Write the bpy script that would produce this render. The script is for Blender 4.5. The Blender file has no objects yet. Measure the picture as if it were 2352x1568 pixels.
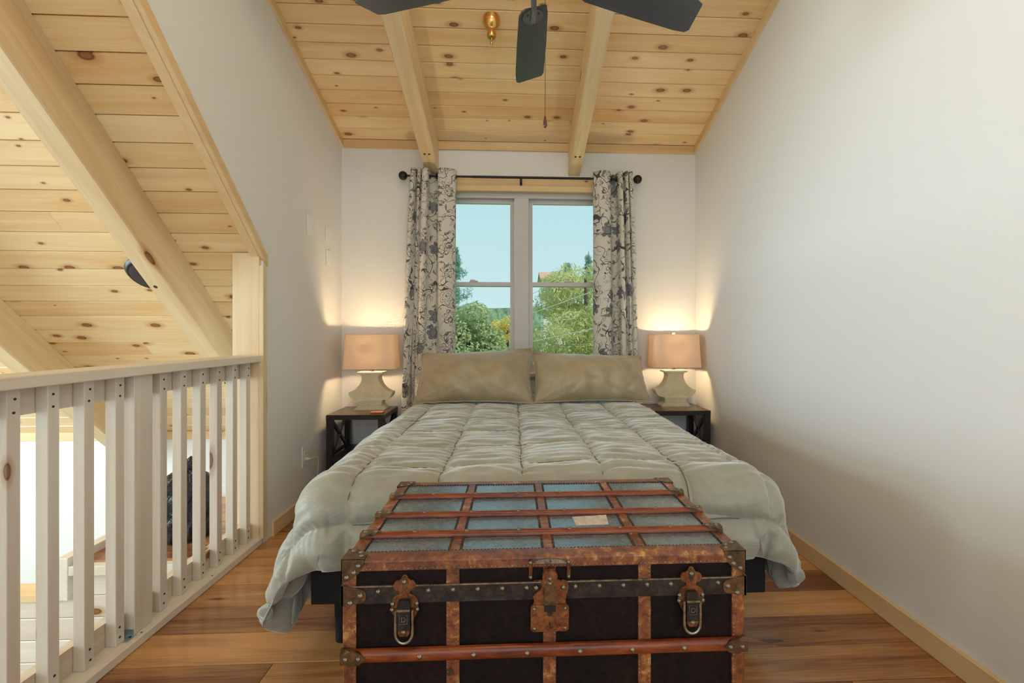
import bpy, math, random
import numpy as np
from mathutils import Vector, Matrix, noise as mnoise
R = math.radians
rnd = random.Random(7)
SC = bpy.context.scene
COL = SC.collection

# ------------------------------------------------------------------ camera
F = 1055.0; PX, PY = 1231.0, 765.0; YAW = R(2.75); H = 1.2
cam_d = bpy.data.cameras.new('camera'); cam = bpy.data.objects.new('camera', cam_d); COL.objects.link(cam)
cam.location = (0, 0, H); cam.rotation_euler = (R(90), 0, -YAW)
cam_d.sensor_fit = 'HORIZONTAL'; cam_d.sensor_width = 36; cam_d.lens = F / 2352 * 36
cam_d.shift_x = -(PX - 1176) / 2352; cam_d.shift_y = -(784 - PY) / 2352
cam_d.clip_start = .02; cam_d.clip_end = 600
SC.camera = cam
# ------------------------------------------------------------------ sky, sun, gable daylight, rear fill, exposure
vs = SC.view_settings
vs.view_transform = 'Standard'; vs.look = 'None'; vs.gamma = 1; vs.use_curve_mapping = False
vs.exposure = 0.0
W = bpy.data.worlds.new('sky'); SC.world = W; W.use_nodes = True
wt = W.node_tree; wt.nodes.clear()
wo = wt.nodes.new('ShaderNodeOutputWorld'); wb = wt.nodes.new('ShaderNodeBackground')
wg = wt.nodes.new('ShaderNodeTexCoord'); wx = wt.nodes.new('ShaderNodeSeparateXYZ'); wr = wt.nodes.new('ShaderNodeValToRGB')
wr.color_ramp.elements[0].position = 0.0; wr.color_ramp.elements[0].color = (.66, .86, .88, 1)
wr.color_ramp.elements[1].position = .6; wr.color_ramp.elements[1].color = (.40, .70, .80, 1)
wt.links.new(wg.outputs['Generated'], wx.inputs[0]); wt.links.new(wx.outputs['Z'], wr.inputs[0])
wt.links.new(wr.outputs[0], wb.inputs['Color']); wb.inputs['Strength'].default_value = 1.0
wt.links.new(wb.outputs[0], wo.inputs[0])

def lamp(name, kind, loc, rot, energy, color, **kw):
    d = bpy.data.lights.new(name, kind); d.energy = energy; d.color = color
    for k, v in kw.items(): setattr(d, k, v)
    o = bpy.data.objects.new(name, d); COL.objects.link(o); o.location = loc; o.rotation_euler = rot
    return o
sun = lamp('sun', 'SUN', (0, 0, 30), (0, 0, 0), 3.2, (1, .93, .80), angle=R(1.0))
sun.rotation_euler = Vector((-.72, .42, -.75)).to_track_quat('-Z', 'Y').to_euler()
# area lamp boosting the gable window daylight; another added at the open back as fill
lamp('gable_window_daylight', 'AREA', (-6.35, 1.3, 1.35), (0, R(-90), 0), 350, (.74, .93, 1.0), shape='RECTANGLE', size=2.4, size_y=3.2)
lamp('rear_fill_lamp', 'AREA', (.07, -2.35, 1.75), (R(90), 0, 0), 27, (.90, .96, 1.0), shape='RECTANGLE', size=2.8, size_y=2.0)

# ------------------------------------------------------------------ pixel helpers (directions only; depth is given)
cY, sY = math.cos(YAW), math.sin(YAW)
def ray(px, py):
    xc = (px - PX) / F
    return (xc * cY + sY, cY - xc * sY, (PY - py) / F)
def atY(px, py, Y):
    d = ray(px, py); s = Y / d[1]; return Vector((d[0] * s, Y, H + d[2] * s))
def atZ(px, py, Z):
    d = ray(px, py); s = (Z - H) / d[2]; return Vector((d[0] * s, d[1] * s, Z))
def atX(px, py, X):
    d = ray(px, py); s = X / d[0]; return Vector((X, d[1] * s, H + d[2] * s))

# ------------------------------------------------------------------ mesh builder
class MB:
    def __init__(s): s.v = []; s.f = []; s.uv = None
    def add(s, vs_, fs_):
        n = len(s.v); s.v += [tuple(p) for p in vs_]; s.f += [tuple(i + n for i in q) for q in fs_]; return s
    def box(s, x0, x1, y0, y1, z0, z1, M=None, ch=0):
        if ch:
            c = ch; vs_ = []; 
            for z, k in ((z0, c), (z0 + c, 0), (z1 - c, 0), (z1, c)):
                xa, xb, ya, yb = x0 + k, x1 - k, y0 + k, y1 - k
                m = c if k == 0 else 0
                if k == 0: vs_ += [(xa + m, ya, z), (xb - m, ya, z), (xb, ya + m, z), (xb, yb - m, z), (xb - m, yb, z), (xa + m, yb, z), (xa, yb - m, z), (xa, ya + m, z)]
                else: vs_ += [(xa, ya, z), (xb, ya, z), (xb, ya, z), (xb, yb, z), (xb, yb, z), (xa, yb, z), (xa, yb, z), (xa, ya, z)]
            fs_ = [(6, 4, 2, 0), (24, 26, 28, 30)]
            for L in range(3):
                for i in range(8):
                    j = (i + 1) % 8; fs_.append((L * 8 + i, L * 8 + j, L * 8 + 8 + j, L * 8 + 8 + i))
        else:
            vs_ = [(x0, y0, z0), (x1, y0, z0), (x1, y1, z0), (x0, y1, z0), (x0, y0, z1), (x1, y0, z1), (x1, y1, z1), (x0, y1, z1)]
            fs_ = [(3, 2, 1, 0), (4, 5, 6, 7), (0, 1, 5, 4), (1, 2, 6, 5), (2, 3, 7, 6), (3, 0, 4, 7)]
        if M is not None: vs_ = [M @ Vector(p) for p in vs_]
        return s.add(vs_, fs_)
    def prism(s, poly, a0, a1, axis='x', M=None):
        n = len(poly)
        def P(p, a):
            return {'x': (a, p[0], p[1]), 'y': (p[0], a, p[1]), 'z': (p[0], p[1], a)}[axis]
        vs_ = [P(p, a0) for p in poly] + [P(p, a1) for p in poly]
        if M is not None: vs_ = [M @ Vector(p) for p in vs_]
        fs_ = [tuple(range(n))[::-1], tuple(range(n, 2 * n))] + [(i, (i + 1) % n, n + (i + 1) % n, n + i) for i in range(n)]
        return s.add(vs_, fs_)
    def lathe(s, prof, n=24, M=None, cap=True):
        vs_ = []; fs_ = []
        for r, z in prof:
            for i in range(n):
                a = 2 * math.pi * i / n; vs_.append((r * math.cos(a), r * math.sin(a), z))
        for k in range(len(prof) - 1):
            for i in range(n):
                j = (i + 1) % n; fs_.append((k * n + i, k * n + j, k * n + n + j, k * n + n + i))
        if cap:
            fs_.append(tuple(range(n))[::-1]); m = (len(prof) - 1) * n; fs_.append(tuple(range(m, m + n)))
        if M is not None: vs_ = [M @ Vector(p) for p in vs_]
        return s.add(vs_, fs_)
    def tube(s, pts, r, n=8, closed=False):
        pts = [Vector(p) for p in pts]; vs_ = []; fs_ = []; K = len(pts); nrm = None
        for i, p in enumerate(pts):
            if closed: t = pts[(i + 1) % K] - pts[i - 1]
            else: t = pts[min(i + 1, K - 1)] - pts[max(i - 1, 0)]
            t.normalize()
            if nrm is None: nrm = t.orthogonal().normalized()
            nrm = (nrm - t * nrm.dot(t)).normalized(); b = t.cross(nrm)
            rr = r[i] if isinstance(r, (list, tuple)) else r
            for k in range(n):
                a = 2 * math.pi * k / n; vs_.append(p + (nrm * math.cos(a) + b * math.sin(a)) * rr)
        for i in range(K if closed else K - 1):
            j = (i + 1) % K
            for k in range(n):
                l = (k + 1) % n; fs_.append((i * n + k, i * n + l, j * n + l, j * n + k))
        if not closed: fs_ += [tuple(range(n))[::-1], tuple(range((K - 1) * n, K * n))]
        return s.add(vs_, fs_)
    def ball(s, c, r, n=12, m=8, sc=(1, 1, 1)):
        prof = [(max(r * math.sin(math.pi * k / m), 1e-4), -r * math.cos(math.pi * k / m)) for k in range(m + 1)]
        return s.lathe(prof, n, Matrix.Translation(c) @ Matrix.Diagonal((*sc, 1)))
    def mesh(s, name, smooth=False):
        me = bpy.data.meshes.new(name); me.from_pydata([tuple(p) for p in s.v], [], s.f); me.update()
        if smooth:
            me.polygons.foreach_set('use_smooth', [True] * len(me.polygons))
            try: me.set_sharp_from_angle(angle=R(40))
            except Exception: pass
        return me

def obj(name, mb, mat, parent=None, smooth=False, loc=None, rot=None, kind=None, label=None):
    me = mb.mesh(name, smooth) if isinstance(mb, MB) else mb
    o = bpy.data.objects.new(name, me); COL.objects.link(o)
    if mat is not None and not me.materials: me.materials.append(mat)
    if parent is not None: o.parent = parent
    if loc is not None: o.location = loc
    if rot is not None: o.rotation_euler = rot
    if kind: o['kind'] = kind
    if label: o['label'] = label
    return o
def thing(name, label, cat, loc=(0, 0, 0), rot=(0, 0, 0), group=None):
    o = bpy.data.objects.new(name, None); COL.objects.link(o); o.location = loc; o.rotation_euler = rot
    o['label'] = label; o['category'] = cat
    if group: o['group'] = group
    o.empty_display_size = .05
    return o
def tag(o, label, cat, group=None):
    o['label'] = label; o['category'] = cat
    if group: o['group'] = group
    return o
def bevel(o, w, seg=2):
    m = o.modifiers.new('bevel', 'BEVEL'); m.width = w; m.segments = seg; m.limit_method = 'ANGLE'; m.angle_limit = R(40)
    return o

# ------------------------------------------------------------------ materials
class NT:
    def __init__(s, name):
        s.m = bpy.data.materials.new(name); s.m.use_nodes = True; s.t = s.m.node_tree; s.t.nodes.clear()
        s.out = s.t.nodes.new('ShaderNodeOutputMaterial')
    def n(s, typ, **kw):
        nd = s.t.nodes.new(typ)
        for k, v in kw.items():
            if hasattr(nd, k): setattr(nd, k, v)
        return nd
    def set(s, sock, v):
        if isinstance(v, bpy.types.NodeSocket): s.t.links.new(v, sock)
        elif v is not None:
            if isinstance(v, (tuple, list)) and len(v) == 3 and sock.type == 'RGBA': v = (*v, 1)
            sock.default_value = v
    def math(s, op, a, b=None, c=None, clamp=False):
        nd = s.n('ShaderNodeMath', operation=op); nd.use_clamp = clamp
        s.set(nd.inputs[0], a)
        if b is not None: s.set(nd.inputs[1], b)
        if c is not None: s.set(nd.inputs[2], c)
        return nd.outputs[0]
    def vmath(s, op, a, b=None, out=0):
        nd = s.n('ShaderNodeVectorMath', operation=op); s.set(nd.inputs[0], a)
        if b is not None: s.set(nd.inputs[1], b)
        return nd.outputs[out]
    def mix(s, fac, a, b):
        nd = s.n('ShaderNodeMix', data_type='RGBA'); s.set(nd.inputs[0], fac); s.set(nd.inputs[6], a); s.set(nd.inputs[7], b); return nd.outputs[2]
    def noise(s, vec, scale=1, detail=2, rough=.5, dist=0, out=0):
        nd = s.n('ShaderNodeTexNoise'); s.set(nd.inputs['Vector'], vec); nd.inputs['Scale'].default_value = scale
        nd.inputs['Detail'].default_value = detail; nd.inputs['Roughness'].default_value = rough; nd.inputs['Distortion'].default_value = dist
        return nd.outputs[out]
    def ramp(s, fac, stops):
        nd = s.n('ShaderNodeValToRGB'); e = nd.color_ramp.elements
        while len(e) < len(stops): e.new(.5)
        for i, (p, c) in enumerate(stops):
            e[i].position = p; e[i].color = (*c, 1) if len(c) == 3 else c
        s.set(nd.inputs[0], fac); return nd.outputs[0]
    def mr(s, v, a, b, c=0, d=1):
        nd = s.n('ShaderNodeMapRange'); s.set(nd.inputs[0], v); nd.inputs[1].default_value = a; nd.inputs[2].default_value = b
        nd.inputs[3].default_value = c; nd.inputs[4].default_value = d; return nd.outputs[0]
    def comb(s, x=0, y=0, z=0):
        nd = s.n('ShaderNodeCombineXYZ'); s.set(nd.inputs[0], x); s.set(nd.inputs[1], y); s.set(nd.inputs[2], z); return nd.outputs[0]
    def sep(s, v):
        nd = s.n('ShaderNodeSeparateXYZ'); s.set(nd.inputs[0], v); return nd.outputs
    def bump(s, h, strength=.3, dist=.01):
        nd = s.n('ShaderNodeBump'); nd.inputs['Strength'].default_value = strength; nd.inputs['Distance'].default_value = dist
        s.set(nd.inputs['Height'], h); return nd.outputs[0]
    def bsdf(s, color, rough=.5, metal=0, normal=None, spec=None, sheen=None, coat=None, trans=None, alpha=None):
        b = s.n('ShaderNodeBsdfPrincipled'); s.set(b.inputs['Base Color'], color); s.set(b.inputs['Roughness'], rough); s.set(b.inputs['Metallic'], metal)
        if normal is not None: s.set(b.inputs['Normal'], normal)
        if spec is not None: s.set(b.inputs['Specular IOR Level'], spec)
        if sheen is not None: s.set(b.inputs['Sheen Weight'], sheen); b.inputs['Sheen Roughness'].default_value = .4
        if coat is not None: s.set(b.inputs['Coat Weight'], coat)
        s.t.links.new(b.outputs[0], s.out.inputs[0]); s.b = b
        return s.m
    def coord(s, which='Object'): return s.n('ShaderNodeTexCoord').outputs[which]
    def random(s): return s.n('ShaderNodeObjectInfo').outputs['Random']

def plain(name, color, rough=.5, metal=0, var=0, scale=30, bump=0, spec=None):
    t = NT(name); c = color; nrm = None
    co = t.coord()
    if var:
        f = t.noise(co, scale, 4, .6)
        c = t.mix(t.mr(f, .35, .65), tuple(x * (1 - var) for x in color), tuple(min(1, x * (1 + var)) for x in color))
    if bump: nrm = t.bump(t.noise(co, scale * 3, 3), bump, .004)
    return t.bsdf(c, rough, metal, nrm, spec)

def wood(name, light, dark, axis=0, knots=.5, rough=.45, vary=.5, knotcol=(.11, .035, .012), halo=(.42, .17, .045), ku=2.6, kv=5.5, ksize=1.0, grain=1.0):
    """pine: long axis = local axis; tone differs from piece to piece, knots are scattered along the grain"""
    t = NT(name); x, y, z = t.sep(t.coord())[:3]
    ax = [x, y, z]; u = ax[axis]; v = t.math('ADD', ax[(axis + 1) % 3], t.math('MULTIPLY', ax[(axis + 2) % 3], 1.0))
    r = t.random()
    uo = t.math('ADD', u, t.math('MULTIPLY', r, 61.7)); vo = t.math('ADD', v, t.math('MULTIPLY', r, 23.3))
    # knots
    kvx = t.comb(t.math('MULTIPLY', uo, ku), t.math('MULTIPLY', vo, kv), 0)
    wob = t.noise(t.comb(t.math('MULTIPLY', uo, 9), t.math('MULTIPLY', vo, 20), 0), 1, 2)
    vor = t.n('ShaderNodeTexVoronoi', voronoi_dimensions='2D'); t.set(vor.inputs['Vector'], kvx); vor.inputs['Scale'].default_value = 1
    cr, cg, cb = t.sep(vor.outputs['Color'])[:3]
    gate = t.math('GREATER_THAN', knots, cr)
    rad = t.math('MULTIPLY', t.math('ADD', t.math('MULTIPLY', t.math('POWER', cg, 1.6), .085), .022), ksize)
    d = t.math('DIVIDE', t.math('ADD', vor.outputs['Distance'], t.math('MULTIPLY', t.math('SUBTRACT', wob, .5), .03)), rad)
    core = t.math('MULTIPLY', t.mr(d, .8, 1.05, 1, 0), gate)
    ring = t.math('MULTIPLY', t.mr(t.math('ABSOLUTE', t.math('SUBTRACT', d, .9)), .0, .3, 1, 0), gate)
    hal = t.math('MULTIPLY', t.mr(d, .9, 2.6, .75, 0), gate)
    # grain, bending around knots
    bend = t.math('MULTIPLY', t.math('MULTIPLY', t.mr(d, .5, 6, 1, 0), gate), .02)
    gv = t.math('ADD', vo, bend)
    g1 = t.noise(t.comb(t.math('MULTIPLY', uo, 1.1), t.math('MULTIPLY', gv, 17), 0), 1, 3, .55, .6)
    g2 = t.noise(t.comb(t.math('MULTIPLY', uo, 5), t.math('MULTIPLY', gv, 170), 0), 1, 2, .6)
    g3 = t.noise(t.comb(t.math('MULTIPLY', uo, .5), t.math('MULTIPLY', vo, 2.5), 0), 1, 2)
    tone = t.math('ADD', t.math('MULTIPLY', t.math('SUBTRACT', r, .5), vary), .45)
    tone = t.math('ADD', tone, t.math('MULTIPLY', t.math('SUBTRACT', g3, .5), .7))
    tone = t.math('ADD', tone, t.math('MULTIPLY', t.math('SUBTRACT', g1, .5), 1.1 * grain))
    tone = t.math('ADD', tone, t.math('MULTIPLY', t.math('SUBTRACT', g2, .5), .55 * grain), clamp=True)
    c = t.mix(tone, light, dark)
    c = t.mix(hal, c, halo); c = t.mix(core, c, tuple(.5 * (a + b) for a, b in zip(knotcol, halo))); c = t.mix(t.math('MULTIPLY', ring, .9), c, knotcol)
    return t.bsdf(c, rough, 0, t.bump(g2, .12, .002))

M = {}
M['pine'] = wood('pine_ceiling', (.90, .71, .42), (.72, .43, .17), 0, .46, .36, .55, knotcol=(.13, .04, .018), halo=(.50, .23, .075), ku=4.2, kv=8.5, ksize=1.25, grain=1.1)
M['pine_beam'] = wood('pine_beam', (.84, .68, .42), (.66, .44, .22), 0, .16, .42, .25, ku=2.5, kv=7, grain=1.2)
M['rail_x'] = wood('rail_pine_x', (.84, .77, .67), (.62, .49, .37), 0, .20, .5, .4)
M['rail_y'] = wood('rail_pine_y', (.84, .77, .67), (.62, .49, .37), 1, .20, .5, .4)
M['rail_z'] = wood('rail_pine_z', (.83, .77, .69), (.64, .53, .43), 2, .30, .5, .4, knotcol=(.16, .06, .04), halo=(.42, .22, .13), ku=2.2)
M['trim_x'] = wood('trim_pine_x', (.82, .60, .33), (.66, .40, .17), 0, .2, .42, .3)
M['trim_y'] = wood('trim_pine_y', (.82, .62, .36), (.66, .42, .19), 1, .14, .42, .3)
M['trim_z'] = wood('trim_pine_z', (.84, .68, .46), (.70, .48, .26), 2, .22, .42, .3)
M['floor'] = wood('floor_plank', (.66, .335, .125), (.19, .064, .024), 0, .4, .20, 1.0, knotcol=(.07, .022, .01), halo=(.2, .075, .03), ku=1.4, kv=7, ksize=.8, grain=1.5)

def wall_mat():
    t = NT('white_wall_paint'); co = t.coord()
    return t.bsdf((.80, .785, .77), .55, 0, t.bump(t.noise(co, 160, 3), .06, .002), spec=.3)
M['wall'] = wall_mat()
M['white_plastic'] = plain('white_plastic', (.85, .83, .80), .35)
M['vinyl'] = plain('grey_vinyl_frame', (.60, .56, .55), .4)
M['black_iron'] = plain('black_iron', (.012, .012, .016), .35, .3)
M['screw'] = plain('screw_black', (.03, .025, .022), .5)
M['zinc'] = plain('zinc_plate', (.62, .72, .78), .35, .85, .15, 60)

def fabric(name, c1, c2, bump=.25, sheen=.5):
    t = NT(name); co = t.coord()
    f = t.noise(co, 9, 4, .6); wv = t.noise(co, 420, 2)
    crump = t.noise(t.vmath('MULTIPLY', co, (14, 34, 22)), 1, 5, .62, 1.2)
    h = t.math('ADD', t.math('MULTIPLY', crump, 1.0), t.math('MULTIPLY', wv, .12))
    return t.bsdf(t.mix(t.mr(f, .35, .65), c1, c2), .46, 0, t.bump(h, bump, .012), spec=.6, sheen=sheen)
M['comforter'] = fabric('sage_comforter', (.325, .318, .258), (.40, .393, .328), .34, 1.0)
M['sham'] = fabric('sham_warm_shaded', (.36, .285, .175), (.43, .345, .22), .22, .6)  # comforter fabric again, with warm lamp light and shade put into its colour
M['thread'] = plain('olive_thread', (.16, .15, .10), .8)
M['bedblack'] = plain('black_bed_base', (.006, .006, .007), .8)
M['mattress'] = plain('mattress_cloth', (.75, .73, .70), .8)
M['espresso'] = plain('espresso_wood', (.022, .015, .016), .32, 0, .3, 20)
M['esp_top'] = wood('espresso_top', (.085, .045, .03), (.045, .022, .015), 0, 0, .25, .2)

def curtain_mat():
    t = NT('floral_curtain'); uv = t.n('ShaderNodeUVMap'); uv.uv_map = 'UVMap'; p0 = uv.outputs[0]
    wob = t.vmath('MULTIPLY', t.vmath('SUBTRACT', t.noise(p0, 14, 2, out=1), (.5, .5, .5)), (.05, .05, 0))
    p = t.vmath('ADD', p0, wob)
    masks = []; fills = []
    def cells(scale, off, rand=.75):
        q = t.vmath('ADD', t.vmath('MULTIPLY', p, (scale, scale, 0)), (off, off * .7, 0))
        v = t.n('ShaderNodeTexVoronoi', voronoi_dimensions='2D'); t.set(v.inputs['Vector'], q); v.inputs['Scale'].default_value = 1; v.inputs['Randomness'].default_value = rand
        d = t.vmath('SUBTRACT', q, v.outputs['Position']); dx, dy, _ = t.sep(d)[:3]
        return dx, dy, t.vmath('LENGTH', d, out=1), t.math('ARCTAN2', dy, dx), t.sep(v.outputs['Color'])
    # blossoms
    dx, dy, r, th, c = cells(6.0, 3.1)
    big = t.math('GREATER_THAN', c[0], .40)
    a = t.math('ADD', t.math('MULTIPLY', th, 3.0), t.math('MULTIPLY', c[1], 6.28))
    Rr = t.math('ADD', t.math('MULTIPLY', t.math('ABSOLUTE', t.math('COSINE', a)), .15), .20)
    for k, w in ((1.0, .015), (.55, .011)):
        ln = t.math('LESS_THAN', t.math('ABSOLUTE', t.math('SUBTRACT', r, t.math('MULTIPLY', Rr, k))), w)
        masks.append(t.math('MULTIPLY', ln, big))
    vein = t.math('LESS_THAN', t.math('ABSOLUTE', t.math('SINE', t.math('MULTIPLY', th, 6))), .16)
    masks.append(t.math('MULTIPLY', t.math('MULTIPLY', vein, t.math('MULTIPLY', t.math('LESS_THAN', r, t.math('MULTIPLY', Rr, .95)), t.math('GREATER_THAN', r, .13))), t.math('GREATER_THAN', c[0], .7)))
    fills.append(t.math('MULTIPLY', t.math('LESS_THAN', r, t.math('MULTIPLY', Rr, .98)), t.math('GREATER_THAN', c[2], .72)))
    fills.append(t.math('LESS_THAN', r, .06))
    # leaves
    for sc_, of, fillp in ((13.0, 7.7, .45), (17.0, 1.9, .5)):
        dx, dy, r, th, c = cells(sc_, of, .9)
        an = t.math('MULTIPLY', c[1], 6.28); ca = t.math('COSINE', an); sa = t.math('SINE', an)
        lx = t.math('ADD', t.math('MULTIPLY', dx, ca), t.math('MULTIPLY', dy, sa)); ly = t.math('SUBTRACT', t.math('MULTIPLY', dy, ca), t.math('MULTIPLY', dx, sa))
        ly = t.math('ADD', ly, t.math('MULTIPLY', t.math('MULTIPLY', lx, lx), .8))
        e = t.math('ADD', t.math('ABSOLUTE', t.math('MULTIPLY', ly, 2.4)), t.math('ABSOLUTE', lx))
        on = t.math('GREATER_THAN', c[2], .52)
        masks.append(t.math('MULTIPLY', t.math('LESS_THAN', t.math('ABSOLUTE', t.math('SUBTRACT', e, .34)), .045), on))
        fills.append(t.math('MULTIPLY', t.math('MULTIPLY', t.math('LESS_THAN', e, .34), on), t.math('GREATER_THAN', fillp, c[0])))
    # stems
    for s_, of, w in ((4.2, 0, .0055), (7.0, 5, .004)):
        nz = t.noise(t.vmath('ADD', p, (of, of, 0)), s_, 1.5)
        masks.append(t.math('LESS_THAN', t.math('ABSOLUTE', t.math('SUBTRACT', nz, .5)), w))
    def mx(L):
        o = L[0]
        for k in L[1:]: o = t.math('MAXIMUM', o, k)
        return o
    col = t.mix(t.math('MULTIPLY', mx(fills), .85), (.78, .73, .66), (.20, .215, .245))
    col = t.mix(t.math('MULTIPLY', mx(masks), .92), col, (.055, .05, .055))
    b = t.n('ShaderNodeBsdfPrincipled'); t.set(b.inputs['Base Color'], col); b.inputs['Roughness'].default_value = .8; b.inputs['Specular IOR Level'].default_value = .15
    tr = t.n('ShaderNodeBsdfTranslucent'); t.set(tr.inputs[0], col)
    mxs = t.n('ShaderNodeMixShader'); mxs.inputs[0].default_value = .18
    t.t.links.new(b.outputs[0], mxs.inputs[1]); t.t.links.new(tr.outputs[0], mxs.inputs[2]); t.t.links.new(mxs.outputs[0], t.out.inputs[0])
    return t.m
M['curtain'] = curtain_mat()

def glass_mat():
    t = NT('window_glass'); a = t.n('ShaderNodeBsdfTransparent'); a.inputs[0].default_value = (.96, .985, .98, 1)
    g = t.n('ShaderNodeBsdfGlossy'); g.inputs['Roughness'].default_value = .02
    fr = t.n('ShaderNodeFresnel'); fr.inputs[0].default_value = 1.08
    m = t.n('ShaderNodeMixShader'); t.t.links.new(fr.outputs[0], m.inputs[0]); t.t.links.new(a.outputs[0], m.inputs[1]); t.t.links.new(g.outputs[0], m.inputs[2])
    t.t.links.new(m.outputs[0], t.out.inputs[0]); return t.m
M['glass'] = glass_mat()
def shade_mat():
    t = NT('lamp_shade_linen'); co = t.coord(); f = t.noise(t.vmath('MULTIPLY', co, (500, 500, 60)), 1, 2)
    c = t.mix(f, (.74, .55, .42), (.82, .64, .50))
    d = t.n('ShaderNodeBsdfDiffuse'); t.set(d.inputs[0], c); tr = t.n('ShaderNodeBsdfTranslucent'); t.set(tr.inputs[0], (.80, .50, .24))
    m = t.n('ShaderNodeMixShader'); m.inputs[0].default_value = .085
    t.t.links.new(d.outputs[0], m.inputs[1]); t.t.links.new(tr.outputs[0], m.inputs[2]); t.t.links.new(m.outputs[0], t.out.inputs[0]); return t.m
M['shade'] = shade_mat()
def emit(name, c, s):
    t = NT(name); e = t.n('ShaderNodeEmission'); e.inputs[0].default_value = (*c, 1); e.inputs[1].default_value = s
    t.t.links.new(e.outputs[0], t.out.inputs[0]); return t.m
M['bulb'] = emit('lit_bulb', (1, .72, .38), 14)
M['ceramic'] = plain('cream_ceramic', (.66, .60, .42), .35, 0, .08, 12)
M['brass'] = plain('brass', (.70, .40, .13), .22, 1)
M['blade'] = wood('fan_blade_wood', (.10, .105, .115), (.05, .05, .058), 0, 0, .30, .2)
M['pewter'] = plain('pewter', (.22, .24, .26), .3, .9)
M['clear'] = M['glass']

# trunk materials
def mottled(name, cols, rough=.5, scale=40, metal=0, bump=.3, spec=None, stretch=(1, 1, 1)):
    t = NT(name); co = t.vmath('MULTIPLY', t.coord(), stretch)
    f = t.noise(co, scale, 6, .7, .5); f2 = t.noise(co, scale * .18, 3, .6)
    k = t.math('ADD', t.math('MULTIPLY', f, .65), t.math('MULTIPLY', f2, .35))
    c = t.ramp(k, [(.37 + .27 * i / (len(cols) - 1), q) for i, q in enumerate(cols)])
    return t.bsdf(c, rough, metal, t.bump(f, bump, .003), spec)
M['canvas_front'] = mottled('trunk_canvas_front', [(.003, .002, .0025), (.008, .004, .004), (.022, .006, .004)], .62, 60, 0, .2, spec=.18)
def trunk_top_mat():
    t = NT('trunk_canvas_painted_sheen'); co = t.coord()
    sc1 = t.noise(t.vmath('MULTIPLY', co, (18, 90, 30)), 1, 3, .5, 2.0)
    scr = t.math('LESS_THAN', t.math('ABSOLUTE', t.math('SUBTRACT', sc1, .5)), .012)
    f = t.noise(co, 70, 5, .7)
    c = t.mix(t.mr(f, .3, .7), (.19, .25, .29), (.31, .39, .44)); c = t.mix(t.math('MULTIPLY', scr, .6), c, (.07, .07, .08))  # black canvas; the window's cyan reflection is put into base colour and metalness
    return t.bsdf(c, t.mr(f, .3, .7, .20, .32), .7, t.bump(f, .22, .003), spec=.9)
M['canvas_painted_sheen'] = trunk_top_mat()
M['leather'] = mottled('trunk_leather', [(.030, .007, .004), (.14, .028, .007), (.25, .070, .015), (.55, .28, .07)], .30, 50, 0, .45, spec=.9)
M['slat'] = mottled('trunk_slat_wood', [(.07, .012, .005), (.20, .036, .010), (.30, .085, .022)], .30, 40, 0, .3, stretch=(.25, 1, 1))
M['dark_iron'] = mottled('dark_iron_band', [(.012, .010, .012), (.03, .024, .022), (.07, .055, .045)], .42, 45, .45, .3)
M['rust'] = mottled('rusty_steel', [(.06, .02, .009), (.20, .065, .022), (.36, .14, .05)], .40, 75, .5, .3)
M['old_steel'] = mottled('old_steel', [(.12, .09, .06), (.30, .26, .20), (.45, .40, .32)], .32, 70, .9, .2)
M['dark_brass'] = mottled('aged_cap', [(.05, .035, .025), (.14, .085, .045), (.26, .15, .06)], .36, 50, .7, .25)
M['stitch'] = plain('dark_stitch', (.02, .016, .018), .7)

# outdoors
def leafmat(name, a, b):
    t = NT(name); g = t.n('ShaderNodeNewGeometry'); f = t.noise(g.outputs['Position'], 1.3, 3); f2 = t.noise(g.outputs['Position'], 7, 2)
    c = t.mix(t.mr(t.math('ADD', t.math('MULTIPLY', f, .6), t.math('MULTIPLY', f2, .4)), .35, .65), a, b)
    d = t.n('ShaderNodeBsdfDiffuse'); t.set(d.inputs[0], c); tr = t.n('ShaderNodeBsdfTranslucent'); t.set(tr.inputs[0], c)
    m = t.n('ShaderNodeMixShader'); m.inputs[0].default_value = .4
    t.t.links.new(d.outputs[0], m.inputs[1]); t.t.links.new(tr.outputs[0], m.inputs[2]); t.t.links.new(m.outputs[0], t.out.inputs[0]); return t.m
M['bark'] = plain('bark', (.16, .12, .09), .9, 0, .4, 8)
M['grass'] = plain('lawn', (.26, .42, .16), .9, 0, .3, 3)
M['roofred'] = plain('red_roof', (.62, .36, .26), .7, 0, .15, 10)
M['hill'] = plain('wooded_hill', (.20, .27, .16), .95, 0, .45, 1.2)
M['wire'] = plain('pale_wire', (.75, .78, .74), .5)

# ================================================================== ROOM SHELL
XL, XR, YB = -1.433, 1.567, 3.90
WT = .145                       # wall thickness
def zc(Y): return 4.098 - .332 * Y          # plank face of the dormer ceiling
def zm(Y): return 4.258 - .965 * Y          # plank face of the main roof
SD = math.atan(.332); SM = math.atan(.965)
YK = 4.03; YRIDGE = .25; YOPEN = -2.5

def structure(name, mb, mat, parent=None):
    o = obj(name, mb, mat, parent); o['kind'] = 'structure'; return o

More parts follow.
